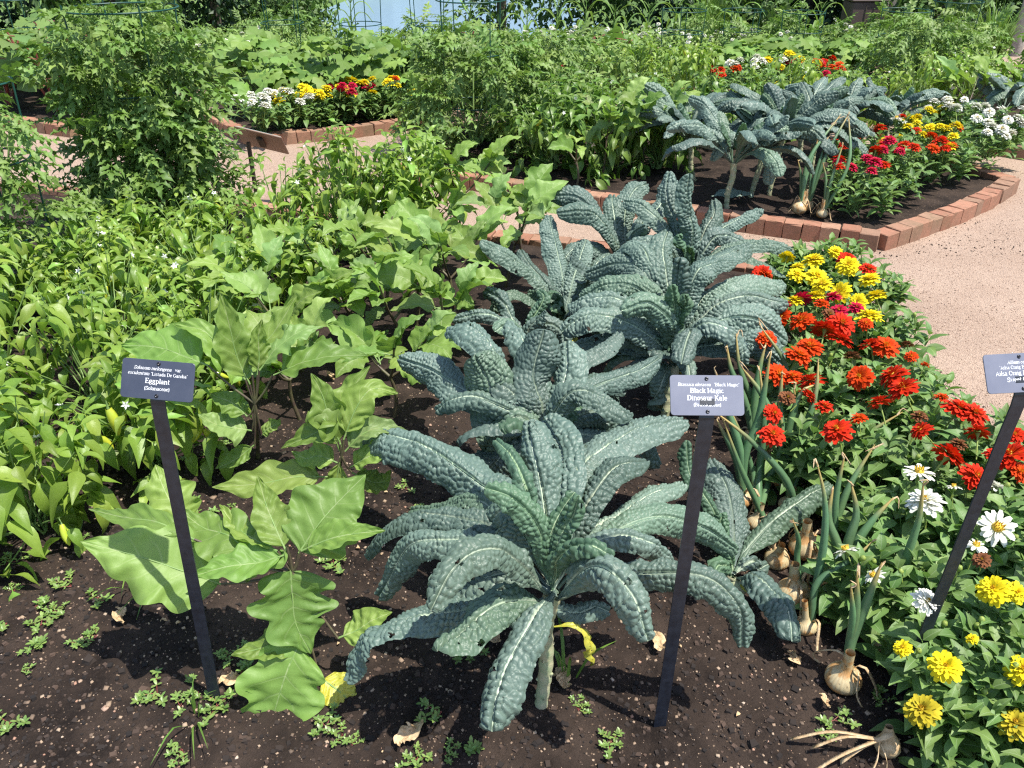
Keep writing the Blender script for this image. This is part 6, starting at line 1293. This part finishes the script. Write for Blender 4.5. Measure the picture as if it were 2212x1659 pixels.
# ------------------------------------------------------------------ weeds and litter of the front soil
def purslane_meshes(seed):
    g = np.random.default_rng(seed + 5000); b_ = Buf(); sb = Buf(); pt = tmpl(4, 3, lambda t: .27 * np.sin(math.pi * np.clip(t * .86 + .1, 0, 1)) ** .8 * (.5 + .6 * t) + .01, lambda t: .15 - .3 * t, .15, 0, seed)
    for k in range(int(g.integers(3, 6))):
        a = g.random() * 6.28; L = g.uniform(.03, .075); d = np.array([math.cos(a), math.sin(a), 0]); P, _ = crv([(0, 0, .004), d * L * .5 + UP * .008 + g.normal(0, .004, 3), d * L + UP * .012], 6); tube(sb, P, .0011, 4)
        for q in np.linspace(.45, 1, 3):
            p = np.array([np.interp(q, np.linspace(0, 1, 6), P[:, j]) for j in range(3)]); n_ = 6 if q > .9 else 3; aa = g.random() * 6.28 + np.arange(n_) * 6.283 / n_; e = g.uniform(.1, .8, n_)
            inst(b_, pt, np.tile(p, (n_, 1)), np.stack([np.cos(aa), np.sin(aa), e], 1), np.tile(UP, (n_, 1)), g.uniform(.012, .022, n_), g)
    return b_.mesh('leaves', M['purs']), sb.mesh('stem', M['stem_r'])
PU = [purslane_meshes(s) for s in range(6)]
PW = [(30, 1275), (75, 1310), (20, 1215), (110, 1260), (155, 1270), (120, 1320), (60, 1400), (100, 1380), (150, 1400), (180, 1385), (45, 1450), (90, 1350), (210, 1375), (290, 1490), (340, 1500), (390, 1530), (430, 1500), (470, 1530), (430, 1440), (400, 1470), (300, 1270), (210, 1290), (170, 1180), (330, 1120), (395, 1075), (400, 1125),
      (370, 1040), (440, 1110), (455, 1080), (330, 1010), (500, 1100), (520, 1460), (500, 1420), (940, 1500), (955, 1540), (900, 1640), (960, 1630), (1010, 1600), (1050, 1650), (740, 1590), (760, 1610), (705, 1575), (395, 1620), (60, 1650), (20, 1560), (880, 1060), (900, 1090), (720, 1220), (690, 1210), (1890, 1500), (1905, 1520), (1800, 1560), (1810, 1600), (1270, 1640), (1000, 1410),
      (540, 1060), (480, 960), (430, 990), (620, 720), (800, 640), (840, 720), (640, 1060), (690, 1150), (230, 1420), (15, 1345), (1320, 1600), (1250, 1530)]
for i, (u_, v_) in enumerate(PW):
    if i % 5 == 3: continue
    p = at(u_, v_); p[2] = float(soilz(np.array([p[0]]), np.array([p[1]]))[0])
    lb = ('purslane weed near the onion bulb at lower right' if u_ > 1500 else 'purslane weed at the bottom right of the bare kale stem' if u_ > 1200 else 'reddish stemmed purslane runner below the largest kale' if u_ > 850 and v_ > 1300 else 'purslane weed in the gap left of the largest kale' if u_ > 600 and v_ > 1030 and v_ < 1300 else
          'purslane weed between the lobed eggplant leaf and the front kale leaf' if u_ > 600 and v_ > 1300 else 'purslane weed between the rear eggplants' if u_ > 600 else 'purslane weed on shaded soil behind the eggplant stake' if v_ < 1150 else 'purslane weed at the foot of the eggplant stake' if u_ > 255 and v_ > 1430 else
          'purslane weed in the bottom left corner' if v_ > 1500 else 'purslane weed in the lower patch at the left margin' if v_ > 1335 else 'purslane weed in the upper patch at the left margin under the peppers')
    r_ = thing('purslane_weed', lb, 'weed', p, 'purslane weeds on the front soil', rz=i * 1.7); s = .42 + .5 * ((i * 7) % 10) / 10; r_.scale = (s,) * 3; a_, b_ = PU[i % 6]; obj('leaves', a_, r_, kind='stuff'); obj('stem', b_, r_)
for i, (u_, v_, lb) in enumerate([(330, 1270, 'thin grass tuft left of the eggplant stake'), (420, 1545, 'spreading grass weed at the foot of the eggplant stake'), (290, 1260, 'small grass tuft on the soil near the left purslane'), (1225, 1470, 'pale grass blade cluster beside the bare kale stem'), (1870, 1300, 'fine grass tuft behind the front onion')]):
    grass_clump(at(u_, v_), lb, 6 if i == 3 else 9, .10 if i != 3 else .14, .12, 'grass_weed', .0022 if i != 3 else .004, seed=i + 10, cat='weed', group='grass weeds')
def litter():
    g = np.random.default_rng(88); b_ = Buf(); n_ = 90; x = g.uniform(-1.3, 1.5, n_); y = g.uniform(.95, 2.4, n_)
    tp = tmpl(5, 3, ov(.8, .3), lambda t: .5 * np.sin(t * 5), .6, .8, 1); a = g.random(n_) * 6.28
    inst(b_, tp, np.stack([x, y, soilz(x, y) + .006], 1), np.stack([np.cos(a), np.sin(a), g.normal(0, .15, n_)], 1), UP + g.normal(0, .5, (n_, 3)), .006 + .016 * g.random(n_) ** 3, g); return b_.mesh('leaf_litter', M['dry'])
obj('leaf_litter', litter(), kind='stuff', label='dry brown leaf scraps and onion skins on the soil', category='leaf litter')
def dryleaf(u_, v_, s, lb, seed):
    p = at(u_, v_); p[2] += .012; g = np.random.default_rng(seed); r_ = thing('dry_leaf_scrap', lb, 'dry leaf', p)
    b_ = Buf(); egg_leaf(b_, [(-s / 2, 0, .0), (-s / 5, .01, .012), (s / 4, -.01, .004), (s / 2, .0, .014)], s * .6, UP, g, lob=.3, petiole=.05, cup=.6, roll=g.normal(0, .4)); o = obj('blade', b_.mesh('blade', [M['dry'], M['dry']]), r_); o.rotation_euler = (0, 0, g.random() * 6)
for i, (u_, v_, s, lb) in enumerate([(1215, 1480, .055, 'curled pale dry leaf beside the bare kale stem'), (1060, 1380, .06, 'brown dry leaf under the front kale leaves'), (880, 1600, .07, 'shrivelled dry leaf at the bottom near the purslane runner'), (1712, 1430, .035, 'cream onion skin scrap left of the front bulb'), (1778, 1525, .03, 'white onion skin scrap below the front bulb'),
        (262, 1340, .05, 'curled brown leaf left of the eggplant stake'), (500, 1480, .05, 'orange brown dry scrap by the lobed eggplant leaf'), (1420, 1400, .05, 'crumpled brown leaf at the kale sign stake'), (715, 820, .05, 'yellow dead eggplant leaf on the soil'), (1340, 1010, .05, 'brown dead leaf under the middle kale')]): dryleaf(u_, v_, s, lb, i)
